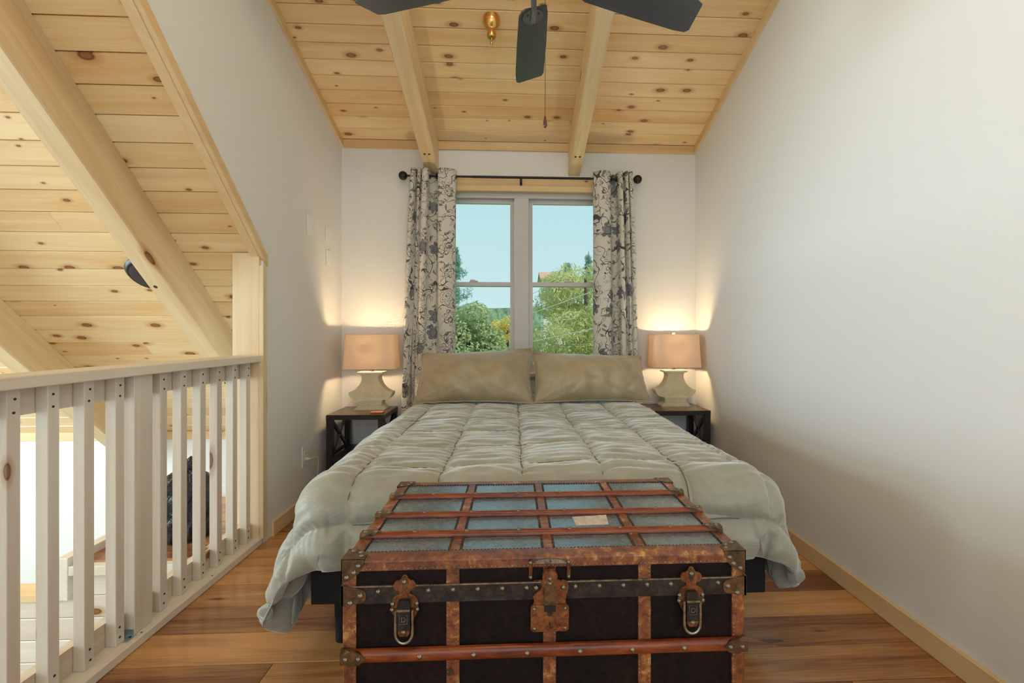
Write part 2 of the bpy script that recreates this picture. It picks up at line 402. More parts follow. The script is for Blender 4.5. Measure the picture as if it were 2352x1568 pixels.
# floor with single planks
fl = structure('floor', MB().box(-1.57, XR + .02, YOPEN, YB + .1, -.18, -.012), M['espresso'])
PWID = .182
for r_ in range(int((YB - YOPEN) / PWID) + 1):
    y0 = YB - (r_ + 1) * PWID
    if y0 < YOPEN: break
    x = -1.57 - rnd.uniform(.1, 1.1)
    while x < XR:
        L = 1.22; a, b = max(x, -1.57), min(x + L, XR)
        if b - a > .05:
            mb = MB(); w = PWID / 2 - .0012; l = (b - a) / 2 - .0012; c = .0022
            mb.prism([(-w, -.010), (w, -.010), (w, -c), (w - c, 0), (-w + c, 0), (-w, -c)], -l, l, 'x')
            obj('floor_plank', mb, M['floor'], fl, loc=((a + b) / 2, y0 + PWID / 2, 0))
        x += L

# back wall with the window opening
WX0, WX1, WZ0, WZ1 = -.735, .865, .86, 2.40
bw = MB()
bw.box(XL - WT, WX0, YB, YB + .16, -.18, 3.0).box(WX1, XR + .12, YB, YB + .16, -.18, 3.0)
bw.box(WX0, WX1, YB, YB + .16, -.18, WZ0).box(WX0, WX1, YB, YB + .16, WZ1, 3.0)
structure('wall_back', bw, M['wall'])
structure('wall_right', MB().prism([(YOPEN, -.18), (YB + .16, -.18), (YB + .16, zc(YB) + .05), (YRIDGE, zc(YRIDGE) + .05), (YOPEN, 3.2)], XR, XR + .12, 'x'), M['wall'])
# cheek wall between the bedroom and the stair side: whole behind the post, cut along the main roof in front of it
YP = 2.70
def zr(Y): return zm(Y)
wl = MB().prism([(YP, -.18), (YB, -.18), (YB, zc(YB) + .05), (.15, zc(.15) + .05), (.12, zr(.12) - .004), (YP, zr(YP) - .004)], XL - .012, XL, 'x').prism([(YP, -.18), (YB, -.18), (YB, zc(YB) + .05), (YP, zr(YP))], XL - WT, XL - .012, 'x')
structure('wall_left', wl, M['wall'])

# dormer ceiling and its boards
ce = MB()
ce.prism([(YB + .16, zc(YB + .16) + .02), (YRIDGE, zc(YRIDGE) + .02), (YOPEN, 3.15), (YOPEN, 3.25), (YRIDGE, zc(YRIDGE) + .12), (YB + .16, zc(YB + .16) + .12)], XL - WT + .005, XR + .1, 'x')
ceil = structure('ceiling', ce, M['trim_x'])
def board_mesh(l, w, th=.018, c=.006):
    mb = MB(); mb.prism([(-w, th), (w, th), (w, c), (w - c * .7, 0), (-w + c * .7, 0), (-w, c)], -l, l, 'x'); return mb
BP = .1255
n = int((YB - .02 - YRIDGE) / (BP * math.cos(SD)))
for i in range(n):
    yc_ = YB - .02 - (i + .5) * BP * math.cos(SD)
    cuts = [XL + .002, XR - .002]
    if rnd.random() < .35: cuts.insert(1, rnd.choice([-.69, .51]) + .0)
    for a, b in zip(cuts[:-1], cuts[1:]):
        obj('ceiling_board', board_mesh((b - a) / 2 - .0006, BP / 2 - .0014), M['pine'], ceil, loc=((a + b) / 2, yc_, zc(yc_)), rot=(-SD, 0, 0))

# main roof over the stair side
XG = -6.4
cm = MB()
cm.prism([(YK + .1, zm(YK + .1) + .03), (-.06, zm(-.06) + .03), (YOPEN, 1.9), (YOPEN, 2.05), (-.06, zm(-.06) + .16), (YK + .1, zm(YK + .1) + .16)], XG - .1, XL - WT + .004, 'x')
cmo = structure('ceiling_main', cm, M['trim_x'])
n = int((YK + .02 - 0) / (BP * math.cos(SM)))
for i in range(n):
    yc_ = YK + .02 - (i + .5) * BP * math.cos(SM)
    cuts = [XG]; x = XG + rnd.uniform(.8, 3)
    while x < XL - WT - .8: cuts.append(x); x += rnd.uniform(1.6, 3.2)
    cuts.append(XL - .013 if yc_ < YP + .05 else XL - WT - .002)
    for a, b in zip(cuts[:-1], cuts[1:]):
        obj('ceiling_board', board_mesh((b - a) / 2 - .0006, BP / 2 - .0014), M['pine'], cmo, loc=((a + b) / 2, yc_, zm(yc_)), rot=(-SM, 0, 0))

# knee wall, gable wall with its window opening, lower storey floor
structure('wall_knee', MB().box(XG - .1, XL - WT - .001, YK, YK + .12, -2.7, zm(YK) + .12), M['wall'])
gb = MB(); gx0, gx1 = XG - .1, XG
gb.box(gx0, gx1, YOPEN, -.35, -2.7, 4.3).box(gx0, gx1, 2.95, YK, -2.7, 4.3).box(gx0, gx1, -.35, 2.95, -2.7, .1).box(gx0, gx1, -.35, 2.95, 2.6, 4.3)
structure('wall_gable', gb, M['wall'])
structure('floor_lower', MB().box(XG - .1, -1.58, YOPEN, YK, -2.8, -2.7), M['floor'])
structure('trim_1', MB().box(XG, XL - WT - .003, YK - .02, YK - .001, zm(YK) - .065, zm(YK) + .004), M['trim_x'])

# baseboards and ceiling trims
structure('baseboard_right', MB().box(XR - .018, XR - .0005, YOPEN, YB - .02, .0005, .088, ch=.002), M['trim_y'])
structure('baseboard_back', MB().box(XL + .02, XR - .02, YB - .018, YB - .0005, .0005, .088, ch=.002), M['trim_x'])
structure('baseboard_left', MB().box(XL + .0005, XL + .018, YP + .08, YB - .02, .0005, .088, ch=.002), M['trim_y'])
def slope_strip(x0, x1, d0, d1):
    return MB().prism([(YB - .002, zc(YB) - d0), (YB - .002, zc(YB) - d1), (YRIDGE, zc(YRIDGE) - d1), (YRIDGE, zc(YRIDGE) - d0)], x0, x1, 'x')
structure('trim_2', slope_strip(XL + .0005, XL + .02, .0, .058), M['trim_y'])
structure('trim_3', slope_strip(XR - .02, XR - .0005, .0, .058), M['trim_y'])
structure('trim_4', MB().box(XL + .021, XR - .021, YB - .02, YB - .0008, zc(YB) - .062, zc(YB) + .006), M['trim_x'])

# cladding of the wall end: post board, corner strips, soffit board along the roof slope
structure('trim_5', MB().box(XL - WT - .012, XL - .012, YP - .022, YP - .001, -.18, 1.655), M['trim_z'])
structure('trim_6', MB().box(XL - .011, XL + .012, YP - .022, YP + .02, .036, 1.585), M['trim_z'])
sof = MB().prism([(YP + .02, zr(YP) - .058), (YP + .02, zr(YP) - .001), (.16, zr(.16) - .001), (.16, zr(.16) - .058)], XL - .058, XL - .0125, 'x')
structure('trim_7', sof, M['trim_y'])
structure('trim_8', MB().prism([(YP + .03, zr(YP) - .066), (YP + .03, zr(YP) - .004), (.16, zr(.16) + .012), (.16, zr(.16) - .05)], XL - .012, XL + .012, 'x'), M['trim_y'])

# ------------------------------------------------------------------ the twin window
win = bpy.data.objects.new('window_1', None); COL.objects.link(win); win['kind'] = 'structure'; win.location = (.065, YB, WZ0)
def wpart(name, mb, mat, parent=None, **k):
    mb.v = [(p[0] - .065, p[1] - YB, p[2] - WZ0) for p in mb.v]
    return obj(name, mb, mat, parent or win, **k)
y0, y1 = YB + .035, YB + .125
wpart('jamb', MB().box(WX0, WX0 + .045, y0, y1, WZ0, WZ1), M['vinyl']); wpart('jamb', MB().box(WX1 - .045, WX1, y0, y1, WZ0, WZ1), M['vinyl'])
wpart('head_jamb', MB().box(WX0 + .045, WX1 - .045, y0, y1, WZ1 - .045, WZ1), M['vinyl'])
wpart('window_sill', MB().box(WX0 + .045, WX1 - .045, y0, y1, WZ0, WZ0 + .04), M['vinyl'])
wpart('mullion', MB().box(.065 - .062, .065 + .062, y0 - .012, y1, WZ0 + .04, WZ1 - .045, ch=.003), M['vinyl'])
wpart('head_casing', MB().box(WX0 - .09, WX1 + .09, YB - .02, YB - .0008, WZ1 + .045, WZ1 + .115), M['trim_x'])
wpart('head_ledge', MB().box(WX0 + .002, WX1 - .002, YB - .03, YB + .034, WZ1 - .006, WZ1 + .044, ch=.004), M['trim_x'])
wpart('side_casing', MB().box(WX0 - .09, WX0 - .001, YB - .02, YB - .0008, WZ0, WZ1 + .044), M['trim_z'])
wpart('side_casing', MB().box(WX1 + .001, WX1 + .09, YB - .02, YB - .0008, WZ0, WZ1 + .044), M['trim_z'])
wpart('stool', MB().box(WX0 - .1, WX1 + .1, YB - .05, YB + .034, WZ0 - .025, WZ0 - .001), M['trim_x'])
ZM = 1.62
for (a, b) in ((WX0 + .046, .002), (.128, WX1 - .046)):
    for (lo, hi, yy) in ((ZM - .018, WZ1 - .046, YB + .085), (WZ0 + .041, ZM + .018, YB + .05)):
        fw = .034
        m_ = MB().box(a, a + fw, yy, yy + .032, lo, hi).box(b - fw, b, yy, yy + .032, lo, hi).box(a + fw, b - fw, yy, yy + .032, lo, lo + fw).box(a + fw, b - fw, yy, yy + .032, hi - fw, hi)
        s_ = wpart('sash', m_, M['vinyl'])
        wpart('pane', MB().box(a + fw - .003, b - fw + .003, yy + .013, yy + .017, lo + fw - .003, hi - fw + .003), M['glass'], s_)
        if hi < 1.8:
            cxx = (a + b) / 2
            wpart('sash_lock', MB().box(cxx - .035, cxx + .035, yy - .006, yy + .02, hi, hi + .012, ch=.003).box(cxx - .03, cxx + .012, yy, yy + .012, hi + .012, hi + .02), M['vinyl'], s_)

# ================================================================== BEAMS
def beam(x0, x1, ya, yb, zf, slope, drop, label, name='roof_beam', endcut=True):
    """rafter under a roof plane; ya is the low end"""
    L = (ya - yb) / math.cos(slope); xm = (x0 + x1) / 2; ym = (ya + yb) / 2
    t = thing(name, label, 'beam', (xm, ym, zf(ym)), (0, 0, 0), 'exposed roof beams')
    dv = drop
    sl = math.tan(slope)
    mb = MB(); w = (x1 - x0) / 2; ch = .006
    # local x runs along the slope, so the grain follows the beam
    d = drop * math.cos(slope); l = L / 2
    e = drop * math.sin(slope)
    poly = [(-w, -.001), (-w, -d + ch), (-w + ch, -d), (w - ch, -d), (w, -d + ch), (w, -.001)]
    vs_ = []
    for sx in (-1, 1):
        for (yy, zz) in poly:
            off = (-zz) * sl * (1 if sx > 0 else 1)
            vs_.append((sx * l + (off * 1.0 if sx > 0 else off), yy, zz))
    k = len(poly)
    # plumb ends: slide along the slope by depth * tan(slope)
    vs2 = []
    for (x, yy, zz) in vs_: vs2.append((x, yy, zz))
    fs_ = [tuple(range(k)), tuple(range(2 * k - 1, k - 1, -1))] + [(i, k + i, k + (i + 1) % k, (i + 1) % k) for i in range(k)]
    mb.add(vs2, fs_)
    b = obj('timber', mb, M['pine_beam'], t)
    # local x -> down the slope (+Y, -Z)
    X = Vector((0, math.cos(slope), -math.sin(slope))); Z = Vector((0, math.sin(slope), math.cos(slope))); Yv = Z.cross(X)
    Mx = Matrix((X, Yv, Z)).transposed().to_4x4()
    b.rotation_euler = Mx.to_euler()
    return t, b, l, d
tb = []
for (x0, x1, lab) in ((-.742, -.632, 'pale pine ceiling beam ending above the left curtain rod end'), (.462, .562, 'pale pine ceiling beam right of the fan pull chain')):
    t, b, l, d = beam(x0, x1, YB - .001, YRIDGE + .1, zc, SD, .265, lab)
    for sx in (-.018, .018):
        # bolt recesses on the underside near the wall
        mb = MB().lathe([(.0095, -d - .0008), (.0095, -d + .012)], 12, Matrix.Translation((l - .16, sx, 0)))
        obj('bolt', mb, M['screw'], b)
for (x0, x1, lab) in ((-1.99, -1.875, 'wide pine rafter rising over the railing beside the wall end'), (-3.235, -3.118, 'pine rafter further out over the stair side')):
    t, b, l, d = beam(x0, x1, YK - .022, .05, zm, SM, .295, lab)
    for k in (.9, 1.75, 2.9):
        obj('bolt', MB().lathe([(.010, -d - .0008), (.010, -d + .012)], 12, Matrix.Translation((l - k, .02, 0))), M['screw'], b)

# ================================================================== RAILING
rail = thing('railing', 'pale pine loft railing with square balusters beside the bed', 'railing', (-1.5, 1.2, 0))
RX = -1.5; RY = 1.2
def rp(name, mb, mat, parent=None, **k):
    mb.v = [(p[0] - RX, p[1] - RY, p[2]) for p in mb.v]; return obj(name, mb, mat, parent or rail, **k)
RE = YP - .023; RS = -.6
rp('top_rail', MB().box(-1.585, XL, RS, RE, 1.037, 1.074, ch=.003), M['rail_y'])
rp('sub_rail', MB().box(-1.552, -1.514, RS, RE, .948, 1.0365), M['rail_y'])
rp('lower_rail', MB().box(-1.552, -1.514, RS, RE, .0365, .125), M['rail_y'])
plate = rp('bottom_plate', MB().box(-1.57, XL + .002, RS, RE + .012, .0008, .036, ch=.003), M['rail_y'])
def screw_x(parent, x, y, z, r=.0042):
    mb = MB().lathe([(r, 0), (r, .0012)], 8, Matrix.Translation((x, y, z)) @ Matrix.Rotation(R(90), 4, 'Y')); return rp('screw', mb, M['screw'], parent)
BX0, BX1 = -1.513, -1.475
def ybal(px):   # right visible edge of the front face
    return atX(px, 1100, BX1).y
ys = [ybal(p) for p in (137, 217, 286, 384, 430, 473, 510, 545, 575)]
ys = [ys[0] - .118 * 2, ys[0] - .118] + ys
ys = [ys[0] - .118 * k for k in range(6, 0, -1)] + ys
for yb in ys:
    b = rp('baluster', MB().box(BX0, BX1, yb - .038, yb, .0365, 1.0365, ch=.0015), M['rail_z'])
    for z in (.965, 1.005, .062, .10):
        screw_x(b, BX1, yb - .019 + rnd.uniform(-.003, .003), z)
py1 = atX(351, 1100, -1.462).y
rp('newel_post', MB().box(-1.553, -1.462, py1 - .09, py1, .0365, 1.0365, ch=.002), M['rail_z'])
br = rp('bracket', MB().box(-1.522, -1.452, py1 - .135, py1 - .0905, .0362, .0385).box(-1.522, -1.463, py1 - .0925, py1 - .0902, .0385, .06), M['zinc'])
for xx in (-1.505, -1.466): rp('screw', MB().lathe([(.005, 0), (.005, .002)], 10, Matrix.Translation((xx, py1 - .106, .0385))), M['screw'], br)
for yy in np.arange(.6, 2.6, .42):
    for xx in (-1.46, -1.50): rp('screw', MB().lathe([(.004, 0), (.004, .0006)], 8, Matrix.Translation((xx + .012, yy, .036))), M['screw'], plate)

# ------------------------------------------------------------------ stair landing beyond the railing
ZLn = -.185; LX0, LX1, LY0, LY1 = -2.64, -1.58, 2.90, YK - .001
lan = structure('floor_landing', MB().box(LX0, LX1, LY0, LY1, ZLn - .16, ZLn - .011), M['espresso'])
k = 0; y = LY1
while y > LY0 + .02:
    ya = max(y - PWID, LY0); w = (y - ya) / 2 - .001; l = (LX1 - LX0) / 2
    obj('floor_plank', MB().prism([(-w, -.01), (w, -.01), (w, -.002), (w - .002, 0), (-w + .002, 0), (-w, -.002)], -l, l, 'x'), M['floor'], lan, loc=((LX0 + LX1) / 2, (y + ya) / 2, ZLn))
    y -= PWID
structure('trim_9', MB().box(LX0 - .07, LX0, LY0 - .05, LY1, ZLn - .20, ZLn + .05, ch=.003), M['rail_y'])
structure('trim_10', MB().box(LX0 + .001, LX1, LY0 - .05, LY0 - .001, ZLn - .055, ZLn + .002, ch=.003), M['rail_x'])
structure('baseboard_landing', MB().box(LX0, LX1, LY1 - .016, LY1 - .0005, ZLn + .0005, ZLn + .085), M['white_plastic'])
sw = structure('wall_stair', MB().box(-3.6, LX1, LY0 + .002, LY0 + .10, -2.7, -.40).box(LX0 - .06, LX1, LY0 + .002, LY0 + .10, -.40, ZLn - .02), M['wall'])
zz = ZLn - .056
for i in range(14):
    z1 = zz - i * .132
    x0 = LX0 - .06 if z1 > -.36 else -3.6
    l = (LX1 - x0) / 2
    mb = MB().prism([(-.0645, 0), (.0645, 0), (.0645, -.012), (.060, -.016), (-.060, -.016), (-.0645, -.012)], -l, l, 'x')
    o = obj('wall_board', mb, M['rail_x'], sw, loc=((x0 + LX1) / 2, LY0 - .001, z1 - .066), rot=(R(-90), 0, 0))
structure('trim_11', MB().box(-3.6, LX0 - .075, LY0 - .03, LY0 + .12, -.398, -.362), M['trim_x'])

# black bin bag on the landing
def noise3(p, s): return mnoise.noise(Vector(p) * s)
bag = MB(); nb, mb_ = 40, 30; vs_ = []; fs_ = []
for j in range(mb_ + 1):
    t_ = j / mb_
    z = .46 * t_
    rr = .175 * (1 - .10 * (1 - t_) ** 2) if t_ < .70 else .175 * (1 - ((t_ - .70) / .30) ** 2 * .80)
    if t_ < .08: rr *= .86 + t_ * 1.75
    for i in range(nb):
        a = 2 * math.pi * i / nb
        q = (math.cos(a), math.sin(a), t_ * 2.2)
        r2 = rr * (1 + .16 * noise3(q, 2.3) + .09 * noise3((q[0] * 2.5, q[1] * 2.5, t_ * 1.5), 3) + .05 * math.sin(a * 11 + 3 * t_))
        vs_.append((r2 * math.cos(a), r2 * math.sin(a) * .9, z + .02 * noise3(q, 3)))
for j in range(mb_):
    for i in range(nb):
        k = (i + 1) % nb; fs_.append((j * nb + i, j * nb + k, j * nb + nb + k, j * nb + nb + i))
fs_ += [tuple(range(nb))[::-1], tuple(range(mb_ * nb, mb_ * nb + nb))]
zmn = min(p[2] for p in vs_); bag.add([(p[0], p[1], p[2] - zmn) for p in vs_], fs_)
bagm = NT('black_plastic'); co_ = bagm.coord()
M['bag'] = bagm.bsdf((.008, .009, .012), .16, 0, bagm.bump(bagm.noise(bagm.vmath('MULTIPLY', co_, (26, 26, 12)), 1, 4, .6, 1.5), .9, .02))
bt = thing('trash_bag', 'black plastic trash bag standing on the landing behind the railing', 'bag', (-2.215, 3.22, ZLn + .0005))
obj('sack', bag, M['bag'], bt, smooth=True)
obj('tied_neck', MB().tube([(.0, 0, .44), (.012, -.005, .48), (.03, .0, .52), (.034, .01, .55)], [.05, .022, .03, .012], 10), M['bag'], bt, smooth=True)

# black round ceiling light behind the rafter
cl = thing('ceiling_light', 'black round ceiling fitting half hidden behind the wide rafter', 'light', (-2.135, 2.80, zm(2.80)), (-SM, 0, 0))
obj('housing', MB().lathe([(.115, -.0005), (.115, -.02), (.10, -.032), (.09, -.034)], 32), M['black_iron'], cl, smooth=True)
obj('baffle', MB().lathe([(.085, -.030), (.085, -.036), (.06, -.040)], 24), M['screw'], cl, smooth=True)

# ================================================================== BED
BCX = .11; BH = 3.70
bed = thing('bed', 'bed with black base under the sage comforter', 'bed', (BCX, 2.7, 0))
obj('bed_base', MB().box(-.845, .845, -1.00, .98, .215, .40, ch=.004), M['bedblack'], bed)
obj('mattress', MB().box(-.75, .75, -1.00, .98, .4005, .655, ch=.04), M['mattress'], bed)
for sx in (-.78, .78):
    for sy in (-.86, 0, .9): obj('leg', MB().lathe([(.028, .0005), (.034, .2149)], 14, Matrix.Translation((sx, sy, 0))), M['bedblack'], bed, smooth=True)

ZT = .695; A0 = .735; YF = 1.715; RAD = .135
EA, EB = .55, .36; EAL = .67     # the cloth hangs further on the railing side
SPA = .297; SA0 = .029 - BCX; SB0 = 1.79
def cloth(a, Yf):
    """flat cloth coordinates -> draped point (numpy arrays)"""
    ea = np.maximum(0, np.abs(a) - A0); eb = np.maximum(0, YF - Yf)
    kk = 1 / (1 + .36 * (np.clip(ea / np.where(a < 0, EAL, EA), 0, 1) * np.clip(eb / EB, 0, 1)) ** 1.5)
    ea, eb = ea * kk, eb * kk
    e = np.sqrt(ea ** 2 + eb ** 2) + 1e-9
    ux, uy = np.sign(a) * ea / e, -eb / e
    arc = RAD * math.pi / 2
    th = np.minimum(e, arc) / RAD
    rest = np.maximum(0, e - arc)
    corner = np.minimum(ea / .26, 1) * np.minimum(eb / .30, 1); corner = corner * corner * (3 - 2 * corner)
    fl = .17 + np.where(a < 0, .22, .16) * corner
    hh = RAD * np.sin(th) + rest * fl
    dd = RAD * (1 - np.cos(th)) + rest * np.sqrt(1 - fl ** 2)
    # folds on the hanging part
    w = np.clip((e - .12) / .25, 0, 1)
    ph = np.arctan2(eb, ea + 1e-6)
    fold = w * (.013 * np.sin(ph * 6.5 + 1.1) * corner + .010 * np.sin(a * 23 + 1.3 * np.sin(Yf * 9)) * (1 - corner) * (eb > 0)
                + .012 * np.sin(Yf * 17 + .8) * (ea > 0) * (1 - corner))
    hh = hh + fold
    x = np.clip(a, -A0, A0) + ux * hh; y = np.maximum(Yf, YF) + uy * hh; z = ZT - dd
    sag = .012 * np.sin(a * 5.1 + .4) * np.cos(Yf * 3.3) * (e < .02)
    return np.stack([BCX + x, y, z + sag], -1)
na, nbq = 330, 330
av = np.linspace(-A0 - EAL, A0 + EA, na); yv = np.linspace(YF - EB, BH, nbq)
AA, YY = np.meshgrid(av, yv, indexing='ij')
P0 = cloth(AA, YY)
du = np.gradient(P0, axis=0); dv = np.gradient(P0, axis=1)
NN = np.cross(du, dv); NN /= np.linalg.norm(NN, axis=-1, keepdims=True) + 1e-12
def sdist(v, s0): q = (v - s0) / SPA; return np.abs(q - np.round(q)) * SPA
wobA = .003 * np.sin(YY * 21) + .0014 * np.sin(YY * 53 + 1); wobB = .003 * np.sin(AA * 17 + 2) + .0014 * np.sin(AA * 47)
dA = sdist(AA + wobA, SA0); dB = sdist(YY + wobB, SB0)
dH = np.minimum(np.minimum(A0 + EA - AA, AA + A0 + EAL), YY - (YF - EB))
dm = np.minimum(np.minimum(dA, dB), dH)
hang0 = np.clip((np.sqrt(np.maximum(0, np.abs(AA) - A0) ** 2 + np.maximum(0, YF - YY) ** 2)) / .3, 0, 1)
puff = (.018 + .016 * hang0) * (1 - np.exp(-(dm / .034) ** 1.15)) - .004
hang = np.clip((np.sqrt(np.maximum(0, np.abs(AA) - A0) ** 2 + np.maximum(0, YF - YY) ** 2)) / .3, 0, 1)
rs = np.random.RandomState(3)
wr_ = np.zeros_like(AA)
for k in range(26):     # wrinkles that run across the bed, gathered at the seams
    fx, fy, p1, p2 = rs.uniform(6, 26), rs.uniform(50, 150), rs.uniform(0, 6.28), rs.uniform(0, 6.28)
    wr_ += np.sin(AA * fx + p1 + 1.2 * np.sin(YY * 9 + p2)) * np.sin(YY * fy + 2.0 * np.sin(AA * rs.uniform(3, 9) + p2) + p1) * rs.uniform(.3, 1)
wr_ *= .0010 * (1 - .5 * hang)
gath = .0016 * np.exp(-dA / .045) * np.sin(YY * 150 + 6 * np.sin(AA * 8)) + .0015 * np.exp(-dB / .04) * np.sin(AA * 170 + 6 * np.sin(YY * 8))
big = np.zeros_like(AA)
for k in range(10):
    big += np.sin(AA * rs.uniform(4, 14) + YY * rs.uniform(-9, 9) + rs.uniform(0, 6.28)) * rs.uniform(.4, 1)
big *= .0016 + .0062 * hang
P1 = P0 + NN * (puff + wr_ + gath + big)[..., None]
P2 = P0 - NN * (puff * .75 + .008)[..., None]
co = thing('comforter', 'quilted sage green comforter spread over the bed', 'comforter', (BCX, 2.7, ZT))
off = np.array([BCX, 2.7, ZT])
me = bpy.data.meshes.new('quilt')
idx = np.arange(na * nbq).reshape(na, nbq); NQ = na * nbq
fc = np.stack([idx[:-1, :-1], idx[1:, :-1], idx[1:, 1:], idx[:-1, 1:]], -1).reshape(-1, 4)
rim = np.concatenate([idx[:-1, 0], idx[-1, :-1], idx[:0:-1, -1], idx[0, :0:-1]]); rim2 = np.roll(rim, -1)
fr_ = np.stack([rim, rim + NQ, rim2 + NQ, rim2], -1)
me.from_pydata(np.concatenate([(P1 - off).reshape(-1, 3), (P2 - off).reshape(-1, 3)]).tolist(), [], np.concatenate([fc, fc[:, ::-1] + NQ, fr_]).tolist()); me.update()
me.polygons.foreach_set('use_smooth', [True] * len(me.polygons))
q = obj('quilt', me, M['comforter'], co)
def surf(a, yv_):   # points just above the quilt valley
    aa = np.atleast_1d(a).astype(float); yy = np.atleast_1d(yv_).astype(float)
    p = cloth(aa, yy); e_ = 1e-3
    nn = np.cross(cloth(aa + e_, yy) - cloth(aa - e_, yy), cloth(aa, yy + e_) - cloth(aa, yy - e_)); nn /= np.linalg.norm(nn, axis=-1, keepdims=True) + 1e-12
    return p + nn * -.0030 - off
for k in range(-6, 7):
    s_ = SA0 + k * SPA
    if s_ > A0 + EA - .02 or s_ < -A0 - EAL + .02: continue
    yy = np.linspace(YF - EB + .01, BH - .02, 150); a_ = s_ - (.003 * np.sin(yy * 21) + .0014 * np.sin(yy * 53 + 1))
    obj('stitching', MB().tube(surf(a_, yy).tolist(), .0018, 5), M['thread'], q)
for k in range(-2, 7):
    s_ = SB0 + k * SPA
    if s_ < YF - EB + .02 or s_ > BH - .05: continue
    a_ = np.linspace(-A0 - EAL + .01, A0 + EA - .01, 200); yy = s_ - (.003 * np.sin(a_ * 17 + 2) + .0014 * np.sin(a_ * 47))
    obj('stitching', MB().tube(surf(a_, yy).tolist(), .0018, 5), M['thread'], q)

# pillows
def pillow(label, cx, w, h, th, y0, z0, tilt, roll, seed, yaw=0):
    t = thing('pillow', label, 'pillow', (cx, y0, z0), (tilt, 0, yaw), 'shams at the head of the bed')
    nx, nz = 70, 50; u = np.linspace(-1, 1, nx); v = np.linspace(-1, 1, nz); U, V = np.meshgrid(u, v, indexing='ij')
    rs = np.random.RandomState(seed)
    pin = 1 - .055 * (1 - np.abs(V) ** 2) * np.abs(U) ** 3; pinv = 1 - .09 * (1 - np.abs(U) ** 2) * np.abs(V) ** 3
    X = U * w / 2 * pin; Z = V * h / 2 * pinv
    prof = (np.clip(1 - np.abs(U) ** 3.0, 0, 1) ** .62) * (np.clip(1 - np.abs(V) ** 2.2, 0, 1) ** .62)
    wr_ = np.zeros_like(U)
    for k in range(14):
        wr_ += np.sin(U * rs.uniform(4, 22) + V * rs.uniform(-5, 9) + rs.uniform(0, 6.28)) * rs.uniform(.3, 1)
    wr_ *= .0034 * prof * (1.2 - V * .8)
    crease = -.022 * np.exp(-((V + .55 + .25 * np.sin(U * 7 + seed)) / .12) ** 2) * np.abs(np.sin(U * 9 + seed)) * prof
    rad = -.006 * np.sin(np.arctan2(V - np.sign(V), (U - np.sign(U)) + 1e-3) * 15) * np.clip(np.abs(U) * np.abs(V) * 2.2 - .7, 0, 1)
    Yf = -th / 2 * prof * (1.12 - .34 * V) + wr_ - crease + rad; Yb = th / 2 * prof
    # local: X width, Z height (0 at bottom edge), roll raises one end
    def arr(Y):
        Zz = Z + h / 2 + roll * X * np.clip((V + 1) / 2, 0, 1)
        return np.stack([X, Y, Zz], -1).reshape(-1, 3)
    idx = np.arange(nx * nz).reshape(nx, nz)
    f1 = np.stack([idx[:-1, :-1], idx[1:, :-1], idx[1:, 1:], idx[:-1, 1:]], -1).reshape(-1, 4)
    f2 = f1[:, ::-1] + nx * nz
    me = bpy.data.meshes.new('sham'); me.from_pydata(np.concatenate([arr(Yf), arr(Yb)]).tolist(), [], np.concatenate([f1, f2]).tolist()); me.update()
    me.polygons.foreach_set('use_smooth', [True] * len(me.polygons))
    s = obj('sham', me, M['sham'], t)
    # fringe cord round the edge
    pts = []; A3 = arr(Yf).reshape(nx, nz, 3)
    ring = [A3[i, 0] for i in range(nx)] + [A3[-1, j] for j in range(1, nz)] + [A3[i, -1] for i in range(nx - 2, -1, -1)] + [A3[0, j] for j in range(nz - 2, 0, -1)]
    ring = [Vector(p) + Vector((rs.uniform(-.002, .002), rs.uniform(-.003, .003), rs.uniform(-.002, .002))) for p in ring]
    obj('frayed_edge', MB().tube(ring, [.0045 + .002 * rs.rand() for _ in ring], 6, closed=True), M['sham'], s, smooth=True)
    return t
pillow('sham pillow with its raised corner against the window mullion', -.285, .835, .455, .24, 3.24, .707, R(-38), .06, 5, R(-1))
pillow('sham pillow lying beside the right-hand lamp', .563, .845, .425, .24, 3.25, .707, R(-38), -.05, 11, R(1))

# ================================================================== NIGHTSTANDS
def nightstand(label, x0, x1, y0, y1, zt):
    t = thing('nightstand', label, 'nightstand', ((x0 + x1) / 2, (y0 + y1) / 2, 0), group='nightstands beside the bed')
    w, d = (x1 - x0) / 2, (y1 - y0) / 2; th = .042; lg = .042
    top = obj('table_top', MB().box(-w, w, -d, d, zt - th + .006, zt - .005, ch=.002), M['espresso'], t)
    obj('top_panel', MB().box(-w + .001, w - .001, -d + .001, d - .001, zt - .0049, zt, ch=.001), M['esp_top'], top)
    for sx in (-1, 1):
        for sy in (-1, 1):
            xa = sx * (w - .002); xb = sx * (w - .002 - lg); ya = sy * (d - .002); yb = sy * (d - .002 - lg)
            obj('leg', MB().box(min(xa, xb), max(xa, xb), min(ya, yb), max(ya, yb), .0005, zt - th + .005), M['espresso'], t)
    zs = zt - .31
    obj('shelf', MB().box(-w + .045, w - .045, -d + .006, d - .006, zs - .025, zs), M['espresso'], t)
    obj('shelf', MB().box(-w + .045, w - .045, -d + .006, d - .006, .09, .115), M['espresso'], t)
    for sx in (-1, 1):
        xc_ = sx * (w - .022); 
        for (z0, z1) in ((zs, zt - th + .006), (.115, zs - .025)):
            for s in (-1, 1):
                a = Vector((xc_, -s * (d - .04), z0)); b = Vector((xc_, s * (d - .04), z1)); v = b - a
                Mx = Matrix.Translation((a + b) / 2) @ Matrix.Rotation(math.atan2(v.z, v.y), 4, 'X')
                obj('cross_brace', MB().box(-.009, .009, -v.length / 2, v.length / 2, -.011, .011, Mx), M['espresso'], t)
            obj('side_rail', MB().box(xc_ - .01, xc_ + .01, -d + .045, d - .045, z0 - .0, z0 + .02), M['espresso'], t)
    return t
